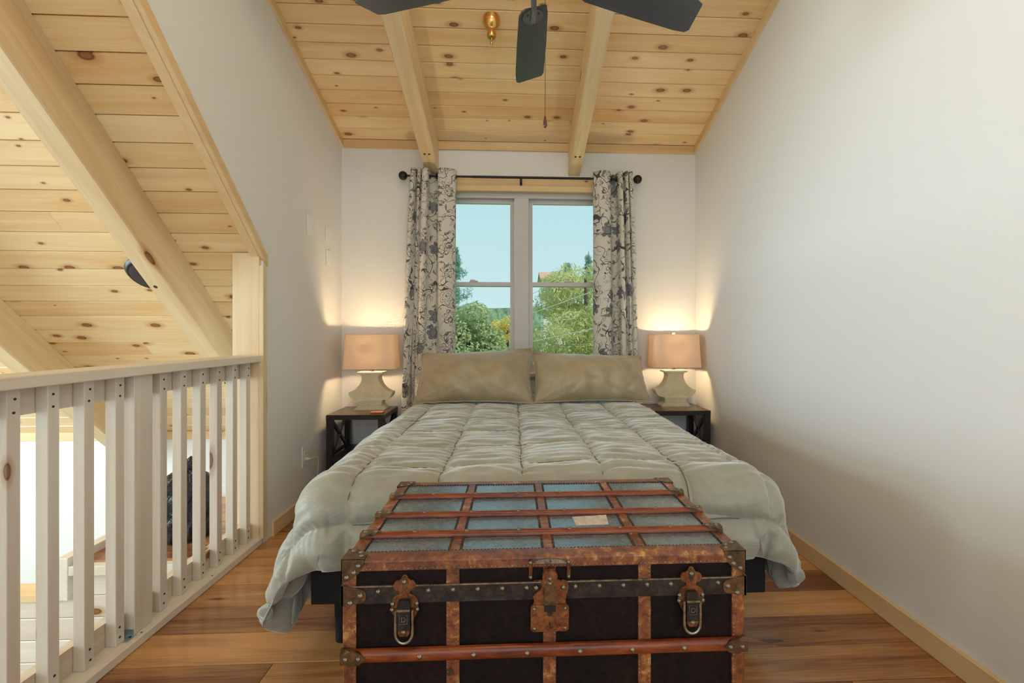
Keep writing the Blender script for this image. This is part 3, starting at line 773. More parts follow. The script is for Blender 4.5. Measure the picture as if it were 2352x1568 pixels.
nightstand('dark espresso nightstand near the wall switches, holding a coaster', -1.375, -.955, 3.43, 3.84, .600)
nightstand('dark espresso nightstand in the corner against the right wall', 1.075, 1.525, 3.49, 3.87, .600)
tag(obj('coaster', MB().box(-.045, .045, -.03, .03, 0, .009, ch=.002), plain('coaster_wood', (.42, .16, .07), .45, 0, .2, 40), loc=(-1.03, 3.52, .6005)), 'small reddish wooden coaster in front of the lamp foot', 'coaster')

# ================================================================== TABLE LAMPS
def table_lamp(label, cx, cy, z0, k, yaw, finial):
    t = thing('table_lamp', label, 'lamp', (cx, cy, z0), (0, 0, yaw), 'lit table lamps beside the bed')
    # urn outline (half widths, heights) taken from the front view
    prof = [(.118, 0), (.118, .008), (.095, .030), (.092, .034)]
    obj('foot', MB().prism([(x, z) for x, z in prof] + [(-x, z) for x, z in prof[::-1]], -.062, .062, 'y'), M['ceramic'], t)
    obj('plinth', MB().box(-.090, .090, -.054, .054, .0342, .076, ch=.003).box(-.096, .096, -.059, .059, .067, .076), M['ceramic'], t)
    out = [(.092, .0765)]
    for i in range(9):     # lower belly, convex, out to the cusp
        a = i / 8; out.append((.100 + .068 * math.sin(a * math.pi / 2), .0765 + .060 * (1 - math.cos(a * math.pi / 2))))
    for i in range(1, 13):     # concave sweep up to the neck
        a = i / 12 * math.pi / 2; out.append((.064 + .104 * (1 - math.sin(a)) , .1365 + .118 * (1 - math.cos(a)) ** .85))
    for i in range(1, 6):
        a = i / 5; out.append((.064 + .028 * (1 - math.cos(a * math.pi / 2)), .2545 + .026 * math.sin(a * math.pi / 2)))
    b = obj('urn_body', MB().prism(out + [(-x, z) for x, z in out[::-1]], -.052, .052, 'y'), M['ceramic'], t)
    obj('cap_plate', MB().box(-.098, .098, -.058, .058, .2806, .296, ch=.002), M['ceramic'], t)
    obj('socket', MB().tube([(0, 0, .296), (0, 0, .40), (0, -.012, .425), (0, -.042, .452)], [.014, .014, .016, .019], 12), M['brass'], t, smooth=True)
    bl = obj('bulb', MB().ball((0, -.045, .480), .028, 14, 10, (1, 1, 1.15)), M['bulb'], t, smooth=True)
    # shade: rounded rectangle, open at top and bottom
    def rr(w, d, r, n=7):
        p = []
        for (sx, sy, a0) in ((1, 1, 0), (-1, 1, 90), (-1, -1, 180), (1, -1, 270)):
            for i in range(n + 1):
                a = R(a0 + 90 * i / n); p.append((sx * (w - r) + r * math.cos(a), sy * (d - r) + r * math.sin(a)))
        return p
    zb, zt = .322, .590; lo = rr(.203, .118, .05); hi = rr(.188, .105, .046); n = len(lo)
    mb = MB(); mb.add([(x, y, zb) for x, y in lo] + [(x, y, zt) for x, y in hi], [(i, (i + 1) % n, n + (i + 1) % n, n + i) for i in range(n)])
    sh = obj('lamp_shade', mb, M['shade'], t, smooth=True)
    for zz_, pts in ((zb, lo), (zt, hi)): obj('rim', MB().tube([(x, y, zz_) for x, y in pts], .0024, 6, closed=True), M['shade'], sh)
    obj('harp', MB().tube([(-.03 * math.sin(a), 0, .44 + .145 * (1 - math.cos(a)) / 2 * 1.0) for a in np.linspace(0, 2 * math.pi, 24, endpoint=False)], .002, 6, closed=True), M['brass'], t)
    obj('spider_bar', MB().tube([(-.186, 0, zt - .004), (.186, 0, zt - .004)], .002, 6), M['brass'], sh)
    if finial: obj('finial', MB().lathe([(.004, zt - .003), (.012, zt + .004), (.013, zt + .014), (.009, zt + .02), (.004, zt + .022)], 12), M['ceramic'], t, smooth=True)
    d = bpy.data.lights.new('bulb_light', 'POINT'); d.energy = 105; d.color = (1, .74, .40); d.shadow_soft_size = .03
    l = bpy.data.objects.new('bulb_light', d); COL.objects.link(l); l.parent = t; l.location = (0, -.045, .480)
    return t
LAMP1 = table_lamp('lit cream urn lamp with beige shade in the corner by the wall switches', -1.125, 3.705, .6005, 1, 0, False)
table_lamp('lit cream urn lamp with beige shade and finial by the right wall', 1.325, 3.755, .6005, 1, 0, True)

# ================================================================== CURTAINS AND ROD
RODY = 3.80; RODZ = 2.487
rod = thing('curtain_rod', 'thin black curtain rod with ball ends over the window', 'curtain rod', (.06, RODY, RODZ))
obj('rod', MB().tube([(-.93, 0, 0), (.94, 0, 0)], .0085, 10), M['black_iron'], rod, smooth=True)
obj('inner_rod', MB().tube([(-.40, 0, 0), (.58, 0, 0)], .0101, 10), M['black_iron'], rod, smooth=True)
for s in (-1, 1): obj('finial', MB().ball((s * .965 if s < 0 else .975, 0, 0), .036, 18, 12).lathe([(.016, 0), (.022, .012), (.016, .02)], 14, Matrix.Translation((s * .935 + (.01 if s > 0 else 0), 0, 0)) @ Matrix.Rotation(R(90) * s, 4, 'Y')), M['black_iron'], rod, smooth=True)
for x in (-.90, .0, .90):
    obj('bracket', MB().tube([(x, 0, -.008), (x, .03, -.02), (x, .0985, -.02)], .006, 8).box(x - .01, x + .01, .072, .0785, -.06, .02), M['black_iron'], rod)

def catmull(pts, n):
    out = []; P = [np.array(p, float) for p in pts]; P = [2 * P[0] - P[1]] + P + [2 * P[-1] - P[-2]]
    for i in range(1, len(P) - 2):
        for t in np.linspace(0, 1, n, endpoint=False):
            a, b, c, d = P[i - 1], P[i], P[i + 1], P[i + 2]
            out.append(.5 * ((2 * b) + (c - a) * t + (2 * a - 5 * b + 4 * c - d) * t * t + (3 * b - a - 3 * c + d) * t ** 3))
    out.append(P[-2]); return np.array(out)
def curtain(label, ctrl_top, ctrl_bot, z0, uoff, gx):
    t = thing('curtain', label, 'curtain', (0, RODY, z0), group='floral grommet curtains')
    ct, cb = catmull(ctrl_top, 9), catmull(ctrl_bot, 9); n = len(ct); nz = 46
    zt = RODZ + .052
    arc = np.concatenate([[0], np.cumsum(np.linalg.norm(np.diff(ct, axis=0), axis=1))])
    V = []; UV = []
    rs = np.random.RandomState(int(abs(uoff) * 10) + 1)
    for j in range(nz + 1):
        f = j / nz; z = zt + (z0 - zt) * f; g = f ** .8
        for i in range(n):
            p = ct[i] * (1 - g) + cb[i] * g
            wv = .004 * math.sin(f * 9 + i * .35) * f
            V.append((p[0] + wv, p[1] - .01 * f + .004 * math.sin(f * 6 + i * .2), z - z0)); UV.append((arc[i] * 1.02 + uoff, z))
    Fc = [(j * n + i, j * n + i + 1, j * n + n + i + 1, j * n + n + i) for j in range(nz) for i in range(n - 1)]
    me = bpy.data.meshes.new('cloth_panel'); me.from_pydata(V, [], Fc); me.update()
    uvl = me.uv_layers.new(name='UVMap')
    for lp in me.loops: uvl.data[lp.index].uv = UV[lp.vertex_index]
    me.polygons.foreach_set('use_smooth', [True] * len(me.polygons))
    c = obj('cloth_panel', me, M['curtain'], t)
    sm = c.modifiers.new('thickness', 'SOLIDIFY'); sm.thickness = .0025; sm.offset = 0
    for x, a in gx:
        tor = [(x + .004 * math.cos(q) * 0 + .019 * math.cos(q) * math.sin(R(a)), .019 * math.cos(q) * math.cos(R(a)), RODZ - z0 + .019 * math.sin(q)) for q in np.linspace(0, 2 * math.pi, 20, endpoint=False)]
        obj('grommet', MB().tube(tor, .0045, 6, closed=True), M['black_iron'], t, smooth=True)
    return t
def cx(px, Y=RODY): return atY(px, 408, Y).x
lt = [(cx(942), .03), (cx(946), -.035), (cx(953), -.045), (cx(959), .02), (cx(961), -.03), (cx(966), -.045), (cx(970), .015), (cx(973), -.04), (cx(979), -.05), (cx(985), -.03), (cx(987), .035), (cx(996), .052), (cx(1005), .04), (cx(1008), -.03), (cx(1020), -.052), (cx(1034), -.045), (cx(1046), -.012), (cx(1047), .03)]
lb = [(cx(919), .03), (cx(921), -.04), (cx(929), -.05), (cx(937), -.03), (cx(940), .05), (cx(945), .04), (cx(950), -.03), (cx(956), -.02), (cx(960), -.04), (cx(968), -.05), (cx(978), -.03), (cx(988), .02), (cx(998), .03), (cx(1008), -.01), (cx(1020), -.045), (cx(1034), -.045), (cx(1043), -.012), (cx(1043), .03)]
curtain('floral curtain gathered at the end of the rod near the wall switches', lt, lb, .06, 0.0, [(cx(1004), 20), (cx(1044), 55), (cx(985), 15)])
rt = [(cx(1364), .03), (cx(1364), -.012), (cx(1374), -.045), (cx(1388), -.052), (cx(1400), -.03), (cx(1404), .04), (cx(1410), .052), (cx(1416), .035), (cx(1418), -.035), (cx(1425), -.05), (cx(1431), .015), (cx(1434), -.04), (cx(1439), -.045), (cx(1441), .02), (cx(1444), -.035), (cx(1450), -.04), (cx(1453), .03)]
rb = [(cx(1364), .03), (cx(1364), -.012), (cx(1376), -.04), (cx(1392), -.045), (cx(1404), -.02), (cx(1412), .03), (cx(1420), .04), (cx(1428), .01), (cx(1432), -.035), (cx(1438), -.045), (cx(1445), -.02), (cx(1449), .03), (cx(1452), -.03), (cx(1458), -.045), (cx(1463), -.03), (cx(1468), -.02), (cx(1470), .03)]
curtain('floral curtain gathered at the end of the rod near the bare right wall', rt, rb, .06, 1.37, [(cx(1372), -55), (cx(1403), -20), (cx(1417), -15)])

# ================================================================== SWITCHES, OUTLET, CORD
def wall_plate(label, px, py, w, h, kind):
    p = atX(px, py, XL); t = thing('wall_plate', label, 'switch' if kind != 'outlet' else 'outlet', (XL + .0005, p.y, p.z))
    obj('cover_plate', MB().box(0, .006, -w / 2, w / 2, -h / 2, h / 2, ch=.002), M['white_plastic'], t)
    if kind == 'blank': 
        for y in (-.02, .02): obj('dimmer_slide', MB().box(.006, .009, y - .006, y + .006, -.03, .03), M['white_plastic'], t)
    elif kind == 'toggle':
        obj('toggle', MB().box(.0062, .018, -.004, .004, -.004, .012), M['white_plastic'], t); obj('rocker_slot', MB().box(.006, .0068, -.008, .008, -.02, .02), M['white_plastic'], t)
    elif kind == 'rocker': obj('rocker', MB().box(.006, .010, -.016, .016, -.034, .034, ch=.001), M['white_plastic'], t)
    else:
        for z in (-.02, .02):
            r_ = obj('receptacle', MB().lathe([(.016, 0), (.016, .002)], 20, Matrix.Translation((.006, 0, z)) @ Matrix.Rotation(R(90), 4, 'Y')), M['white_plastic'], t)
            for y in (-.006, .006): obj('slot', MB().box(.008, .0084, y - .001, y + .001, z - .004, z + .005), M['screw'], r_)
    for z in (-h * .42, h * .42): obj('screw', MB().lathe([(.003, 0), (.003, .001)], 8, Matrix.Translation((.006, 0, z)) @ Matrix.Rotation(R(90), 4, 'Y')), M['zinc'], t)
    return t, p
wall_plate('large white switch plate nearest the open roof edge on the left wall', 711, 516, .088, .142, 'blank')
wall_plate('upper one of the stacked small white switch plates by the corner', 752, 538, .078, .125, 'rocker')
wall_plate('lower one of the stacked small white switch plates, with a toggle', 753, 593, .078, .125, 'toggle')
t_, p_ = wall_plate('white wall outlet low beside the nightstand', 699, 1047, .082, .142, 'outlet')
lx, ly, lz_ = XL + .0095 - LAMP1.location.x, p_.y - LAMP1.location.y, p_.z - .02 - LAMP1.location.z
cord = obj('power_cord', MB().tube([(lx + q[0], ly + q[1], lz_ + q[2]) for q in catmull([(.03, 0, 0), (.05, .03, .004), (.055, .07, -.02), (.045, .09, -.10), (.03, .10, -.20), (.02, .14, p_.z * -1 + .03), (.03, .3, -p_.z + .03), (.045, .52, -p_.z + .03), (.045, .66, -p_.z + .2), (.05, .66, .25), (.12, .665, .279), (.2, .6, .279)], 6).tolist()], .0026, 6), M['ceramic'], LAMP1, smooth=True)
obj('plug', MB().lathe([(.011, 0), (.012, .012), (.007, .028), (.003, .032)], 12, Matrix.Translation((lx, ly, lz_)) @ Matrix.Rotation(R(90), 4, 'Y')), M['ceramic'], cord, smooth=True)

# ================================================================== CEILING FAN
FX, FY, FZ = .072, 1.54, 2.415
fan = thing('ceiling_fan', 'dark five-blade ceiling fan with a pull chain hanging over the bed', 'fan', (FX, FY, FZ))
zt_ = zc(FY) - FZ
obj('canopy', MB().lathe([(.02, zt_ - .10), (.06, zt_ - .08), (.072, zt_ - .02), (.072, zt_ + .02)], 24), M['pewter'], fan, smooth=True)
obj('downrod', MB().tube([(0, 0, .20), (0, 0, zt_ - .09)], .0125, 12), M['pewter'], fan, smooth=True)
obj('motor', MB().lathe([(.03, .24), (.05, .22), (.12, .19), (.138, .13), (.138, .06), (.12, .035), (.085, .025), (.085, -.005), (.06, -.03), (.03, -.036)], 32), M['pewter'], fan, smooth=True)
def blade(ang):
    # local x outwards
    out = [(.175, -.052), (.21, -.058), (.40, -.066), (.62, -.069), (.645, -.060), (.668, .048), (.655, .062), (.60, .066), (.40, .062), (.21, .055), (.185, .045), (.175, .03)]
    mb = MB().prism([(x, y) for x, y in out], -.003, .003, 'z', Matrix.Rotation(R(-13), 4, 'X'))
    b = obj('fan_blade', mb, M['blade'], fan, rot=(0, 0, ang))
    Mx = Matrix.Rotation(R(-13), 4, 'X')
    ir = MB().tube([Mx @ Vector((.09, 0, .02)), Mx @ Vector((.13, 0, .0)), Mx @ Vector((.17, 0, -.012)), Mx @ Vector((.235, 0, -.008))], [.014, .011, .010, .012], 8)
    ir.lathe([(.040, -.0075), (.040, -.0032)], 20, Mx @ Matrix.Translation((.215, 0, 0)))
    obj('blade_iron', ir, M['pewter'], b, smooth=True)
    for (x, y) in ((.20, -.022), (.20, .022), (.24, 0)): obj('screw', MB().lathe([(.004, -.0095), (.005, -.0075)], 8, Mx @ Matrix.Translation((x, y, 0))), M['screw'], b)
for k in range(5): blade(R(90 + 72 * k))
pc = atY(1252, 280, FY + .09)
cx0, cy0 = pc.x - FX, .09
zbot = pc.z - FZ
ch = obj('pull_chain', MB().tube([(cx0, cy0, -.004), (cx0, cy0, zbot + .02)], .0008, 6), M['screw'], fan)
bd = MB()
nbd = int((zbot + .02 + .004) / -.006)
for i in range(nbd): bd.ball((cx0, cy0, -.004 - i * .006), .0016, 6, 4)
o_ = obj('chain_beads', bd, M['screw'], ch); o_['kind'] = 'stuff'
obj('chain_pendant', MB().lathe([(.002, zbot + .022), (.0035, zbot + .018), (.007, zbot - .005), (.0075, zbot - .013), (.005, zbot - .019), (.001, zbot - .021)], 14, Matrix.Translation((cx0, cy0, 0))), plain('dark_walnut', (.10, .03, .012), .3), ch, smooth=True)

# brass ceiling socket between the beams
bp = atY(1129, 40, 2.86); by = bp.y; bz = zc(by)
sp = thing('ceiling_socket', 'small brass ceiling fitting with a clear glass tip between the beams', 'light fitting', (bp.x, by, bz))
obj('brass_cup', MB().lathe([(.052, .012), (.053, -.012), (.051, -.030), (.034, -.058), (.027, -.064), (.026, -.070), (.028, -.074), (.028, -.112), (.026, -.116), (.012, -.118)], 28), M['brass'], sp, smooth=True)
obj('glass_tip', MB().lathe([(.012, -.118), (.026, -.118), (.027, -.130), (.018, -.146), (.008, -.150), (.009, -.160), (.004, -.165)], 18), M['clear'], sp, smooth=True)
obj('pin', MB().lathe([(.008, -.118), (.006, -.14), (.007, -.150), (.002, -.163)], 10), M['brass'], sp, smooth=True)

# lit flush light high on the ceiling above the foot of the bed
hl = thing('flush_light', 'lit round flush ceiling light behind the fan', 'light', (.07, .98, zc(.98)), (-SD, 0, 0))
obj('pan', MB().lathe([(.16, -.0005), (.165, -.02), (.15, -.03)], 32), M['white_plastic'], hl, smooth=True)
obj('diffuser', MB().lathe([(.148, -.03), (.13, -.055), (.08, -.075), (.01, -.082)], 32), emit('lit_diffuser', (1, .86, .66), 3.0), hl, smooth=True)
hd = bpy.data.lights.new('flush_light_lamp', 'POINT'); hd.shadow_soft_size = .12; hd.energy = 26; hd.color = (1, .90, .72)
ho = bpy.data.objects.new('flush_light_lamp', hd); COL.objects.link(ho); ho.parent = hl; ho.location = (0, 0, -.22)

# ================================================================== TRUNK
TX0, TX1, TY0, TY1, TZ = -.362, .508, .990, 1.495, .720
tw, td = (TX1 - TX0) / 2, (TY1 - TY0) / 2
tr = thing('steamer_trunk', 'antique black steamer trunk with leather edges and wooden slats at the bed foot', 'trunk', ((TX0 + TX1) / 2, (TY0 + TY1) / 2, 0))
ZSEAM = .664; ZB = .050
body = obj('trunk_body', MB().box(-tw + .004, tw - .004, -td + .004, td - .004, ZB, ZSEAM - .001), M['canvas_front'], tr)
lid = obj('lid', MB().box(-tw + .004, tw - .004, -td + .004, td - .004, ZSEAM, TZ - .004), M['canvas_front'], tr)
obj('lid_covering', MB().box(-tw + .02, tw - .02, -td + .02, td - .02, TZ - .0042, TZ - .001), M['canvas_painted_sheen'], lid)
rivet_me = MB().lathe([(.0052, 0), (.0048, .0018), (.0030, .0032), (.0008, .0037)], 10).mesh('rivet', True); rivet_me.materials.append(M['old_steel'])
def rivet(p, n, parent, s=1.0):
    o = bpy.data.objects.new('rivet', rivet_me); COL.objects.link(o); o.parent = parent
    o.matrix_local = Matrix.Translation(p) @ Vector(n).to_track_quat('Z', 'Y').to_matrix().to_4x4() @ Matrix.Diagonal((s, s, s, 1)); return o
def studs(pts, n, parent, r=.0018, name='tack_row'):
    mb = MB(); q_ = Vector(n).to_track_quat('Z', 'Y').to_matrix().to_4x4()
    for p in pts: mb.lathe([(r, 0), (r * .7, r * .6), (r * .1, r * .8)], 6, Matrix.Translation(p) @ q_)
    o = obj(name, mb, M['old_steel'], parent, smooth=True); o['kind'] = 'stuff'; return o
def stitches(segs, parent):
    mb = MB()
    for (a, b, dx, dy) in segs: mb.box(min(a[0], b[0]) - dx, max(a[0], b[0]) + dx, min(a[1], b[1]) - dy, max(a[1], b[1]) + dy, a[2], b[2])
    o = obj('stitching', mb, M['stitch'], parent); o['kind'] = 'stuff'; return o
ED = .032
# leather edging: round the lid and down the corners
def edge_x(y, sgn, z, parent):   # long top edges
    e = obj('leather_edge', MB().prism([(sgn * (td - ED), z - .001), (sgn * (td - ED), z + .0012), (sgn * (td - .004), z + .001), (sgn * td, z - .003), (sgn * (td + .0005), z - .006), (sgn * (td + .0005), z - .024), (sgn * (td - .0045), z - .024), (sgn * (td - .006), z - .006)][::int(-sgn)], -tw, tw, 'x'), M['leather'], parent); return e
ef = edge_x(0, -1, TZ, lid); eb_ = edge_x(0, 1, TZ, lid)
for sgn in (-1, 1):
    p = [(sgn * (tw - ED), TZ - .001), (sgn * (tw - ED), TZ + .0012), (sgn * (tw - .004), TZ + .001), (sgn * tw, TZ - .003), (sgn * (tw + .0005), TZ - .024), (sgn * (tw - .0045), TZ - .024), (sgn * (tw - .006), TZ - .006)]
    obj('leather_edge', MB().prism(p[::int(sgn)], -td + ED, td - ED, 'y'), M['leather'], lid)
studs([(x, -td - .0005, TZ - .0205) for x in np.arange(-tw + .05, tw - .04, .0088)], (0, -1, 0), lid)
# dark stitch teeth along the inside of the top edging and the top straps
tz = TZ + .0012
sg = []
for x in np.arange(-tw + ED, tw - ED, .008):
    for y in (-td + ED + .001, td - ED - .001): sg.append(((x, y, tz - .0015), (x + .004, y, tz + .0004), 0, .0012))
for y in np.arange(-td + ED, td - ED, .009):
    for x in (-tw + ED + .001, tw - ED - .001): sg.append(((x, y, tz - .0015), (x, y + .0045, tz + .0004), .002, 0))
SX = [-.2035, .004, .212]
for sx in SX:
    for y in np.arange(-td + ED + .004, td - ED - .004, .008):
        for s in (-1, 1): sg.append(((sx + s * .0125, y, tz - .0015), (sx + s * .0125, y + .004, tz + .0006), .0028, 0))
stitches(sg, lid)
for sx in SX: obj('leather_strap', MB().box(sx - .0145, sx + .0145, -td + ED, td - ED, TZ - .001, TZ + .0011), M['leather'], lid)
for sx in SX:
    obj('leather_strap', MB().box(sx - .0138, sx + .0138, -td + .0005, -td + .0035, ZB, TZ - .0235), M['leather'], body)
    studs([(sx + s * .0108, -td + .0005, z) for s in (-1, 1) for z in np.arange(ZB + .01, TZ - .028, .0085)], (0, -1, 0), body)
for s in (-1, 1):
    for fy in (-1, 1):
        xa, xb = sorted((s * (tw - .028), s * (tw + .0004)))
        ya, yb = sorted((fy * (td + .0004), fy * (td - .026)))
        poly = [(s * (tw - .028), fy * (td + .0004)), (s * (tw - .003), fy * (td + .0004)), (s * (tw + .0004), fy * (td - .003)), (s * (tw + .0004), fy * (td - .028)), (s * (tw - .005), fy * (td - .028)), (s * (tw - .028), fy * (td - .005))]
        obj('leather_corner', MB().prism(poly, ZB, TZ - .0242, 'z'), M['leather'], body)
    studs([(s * (tw - .0245), -td - .0004, z) for z in np.arange(ZB + .01, TZ - .03, .0085)], (0, -1, 0), body)
# iron bands at lid and body rims
bnd = obj('iron_band', MB().box(-tw - .001, tw + .001, -td - .0016, -td + .003, ZSEAM - .037, ZSEAM - .002), M['dark_iron'], body)
obj('lid_rim', MB().box(-tw - .001, tw + .001, -td - .0022, -td + .003, ZSEAM - .0018, ZSEAM + .0012), M['old_steel'], lid)
obj('iron_band', MB().box(-tw - .0012, -tw + .003, -td, td, ZSEAM - .037, ZSEAM - .002), M['dark_iron'], body)
obj('iron_band', MB().box(tw - .003, tw + .0012, -td, td, ZSEAM - .037, ZSEAM - .002), M['dark_iron'], body)
for x in np.linspace(-tw + .075, tw - .06, 15):
    if min(abs(x - c) for c in (-.305, .004, .316)) > .035: rivet((x, -td - .0016, ZSEAM - .0115), (0, -1, 0), bnd, 1.0)
# wooden slats: three on the lid, two on the front
def slat(p0, p1, nrm, w, h, parent):
    a, b = Vector(p0), Vector(p1); d = (b - a); L = d.length; X = d.normalized(); Z = Vector(nrm); Yv = Z.cross(X)
    Mx = Matrix.Translation((a + b) / 2) @ Matrix((X, Yv, Z)).transposed().to_4x4()
    prof = [(-w, 0), (-w, h * .45), (-w * .75, h * .85), (-w * .3, h), (w * .3, h), (w * .75, h * .85), (w, h * .45), (w, 0)]
    o = obj('wood_slat', MB().prism([(y, z) for y, z in prof], -L / 2, L / 2, 'x'), M['slat'], parent, smooth=True); o.matrix_local = Mx; return o, Mx, L
ysl = [(atZ(1255, y, TZ).y - (TY0 + TY1) / 2) for y in (1138, 1180, 1224)]
def clasp(Mx, x, s, parent, w, h, ln=.046):
    # metal tongue that wraps the slat end
    pts = []; 
    out = [(-w * 1.15, 0), (-w * 1.15, h * .5), (-w * .8, h + .0012), (w * .8, h + .0012), (w * 1.15, h * .5), (w * 1.15, 0)]
    mb = MB(); n = len(out); vs_ = []; K = 6
    for i in range(K):
        f = i / (K - 1); sc = 1 if i < 2 else math.sqrt(max(0, 1 - ((f - .2) / .8) ** 2)) * .9 + .1
        vs_ += [(x - s * f * ln, y * sc, max(z, h * .5 if abs(y) > w and sc < 1 else z) if sc == 1 else (h + .0013 if z > h * .4 else h * .45 + .5 * h * (1 - sc))) for y, z in out]
    fs_ = [(i * n + j, i * n + j + 1, i * n + n + j + 1, i * n + n + j) for i in range(K - 1) for j in range(n - 1)]
    mb.add([Mx @ Vector(p) for p in vs_], fs_)
    c_ = obj('slat_clasp', mb, M['dark_brass'], parent)
    for k_ in (.24, .74):
        rivet(Mx @ Vector((x - s * ln * k_, 0, h + .0012)), Mx.to_3x3() @ Vector((0, 0, 1)), c_, .95)
for y in ysl:
    o, Mx, L = slat((-tw + .003, y, TZ), (tw - .003, y, TZ), (0, 0, 1), .0105, .011, lid)
    for x in np.linspace(-L / 2 + .125, L / 2 - .125, 6): rivet(Vector((x, 0, .0108)), (0, 0, 1), o, .9)
    for s in (-1, 1): clasp(Mx, s * L / 2, s, lid, .0112, .0112)
for z in (.519, .30):
    o, Mx, L = slat((-tw - .001, -td, z), (tw + .001, -td, z), (0, -1, 0), .0135, .013, body)
    for x in np.linspace(-L / 2 + .165, L / 2 - .14, 6): rivet(Vector((x, 0, .0128)), (0, 0, 1), o, 1.05)
    for s in (-1, 1): clasp(Mx, s * L / 2, s, body, .0142, .0132, .052)
# corner caps on the lid
for s in (-1, 1):
    for fy in (-1, 1):
        mb = MB(); e = .0022
        fr = [(tw + e, TZ + e), (tw - .045, TZ + e), (tw - .046, TZ - .010), (tw - .034, TZ - .028), (tw - .012, TZ - .044), (tw + e, TZ - .048)]
        tp = [(tw + e, td + e), (tw - .046, td + e), (tw - .046, td - .020), (tw - .034, td - .034), (tw - .018, td - .044), (tw + e, td - .046)]
        sd = [(td + e, TZ + e), (td - .045, TZ + e), (td - .044, TZ - .012), (td - .03, TZ - .034), (td - .012, TZ - .045), (td + e, TZ - .048)]
        mb.prism([(s * x, z) for x, z in fr], fy * (td + .0006), fy * (td + e), 'y')
        mb.prism([(s * x, fy * y) for x, y in tp], TZ + .0012, TZ + e + .0008, 'z')
        mb.prism([(fy * y, z) for y, z in sd], s * (tw + .0006), s * (tw + e), 'x')
        c_ = obj('corner_cap', mb, M['dark_brass'], lid)
        for (x, z) in ((tw - .034, TZ - .012), (tw - .025, TZ - .026), (tw - .010, TZ - .036)): rivet((s * x, fy * (td + e), z), (0, fy, 0), c_, 1.05)
        for (x, y) in ((tw - .036, td - .012), (tw - .030, td - .028), (tw - .012, td - .036)): rivet((s * x, fy * y, TZ + e + .0008), (0, 0, 1), c_, .9)
# clasps at the band ends
for s in (-1, 1):
    pts = [(tw + .002, ZSEAM + .004), (tw - .022, ZSEAM - .001)] + [(tw - .036 - .014 * math.cos(a), ZSEAM - .019 + .015 * math.sin(a)) for a in np.linspace(R(70), R(-70), 9)] + [(tw - .02, ZSEAM - .036), (tw + .002, ZSEAM - .040)]
    c_ = obj('band_clasp', MB().prism([(s * x, z) for x, z in pts], -td - .0042, -td - .0014, 'y').box(s * tw - .0025, s * tw + .0025, -td - .0042, -td + .05, ZSEAM - .040, ZSEAM + .004), M['dark_brass'], body)
    for (x, z) in ((tw - .039, ZSEAM - .018), (tw - .018, ZSEAM - .033)): rivet((s * x, -td - .0042, z), (0, -1, 0), c_, 1.15)

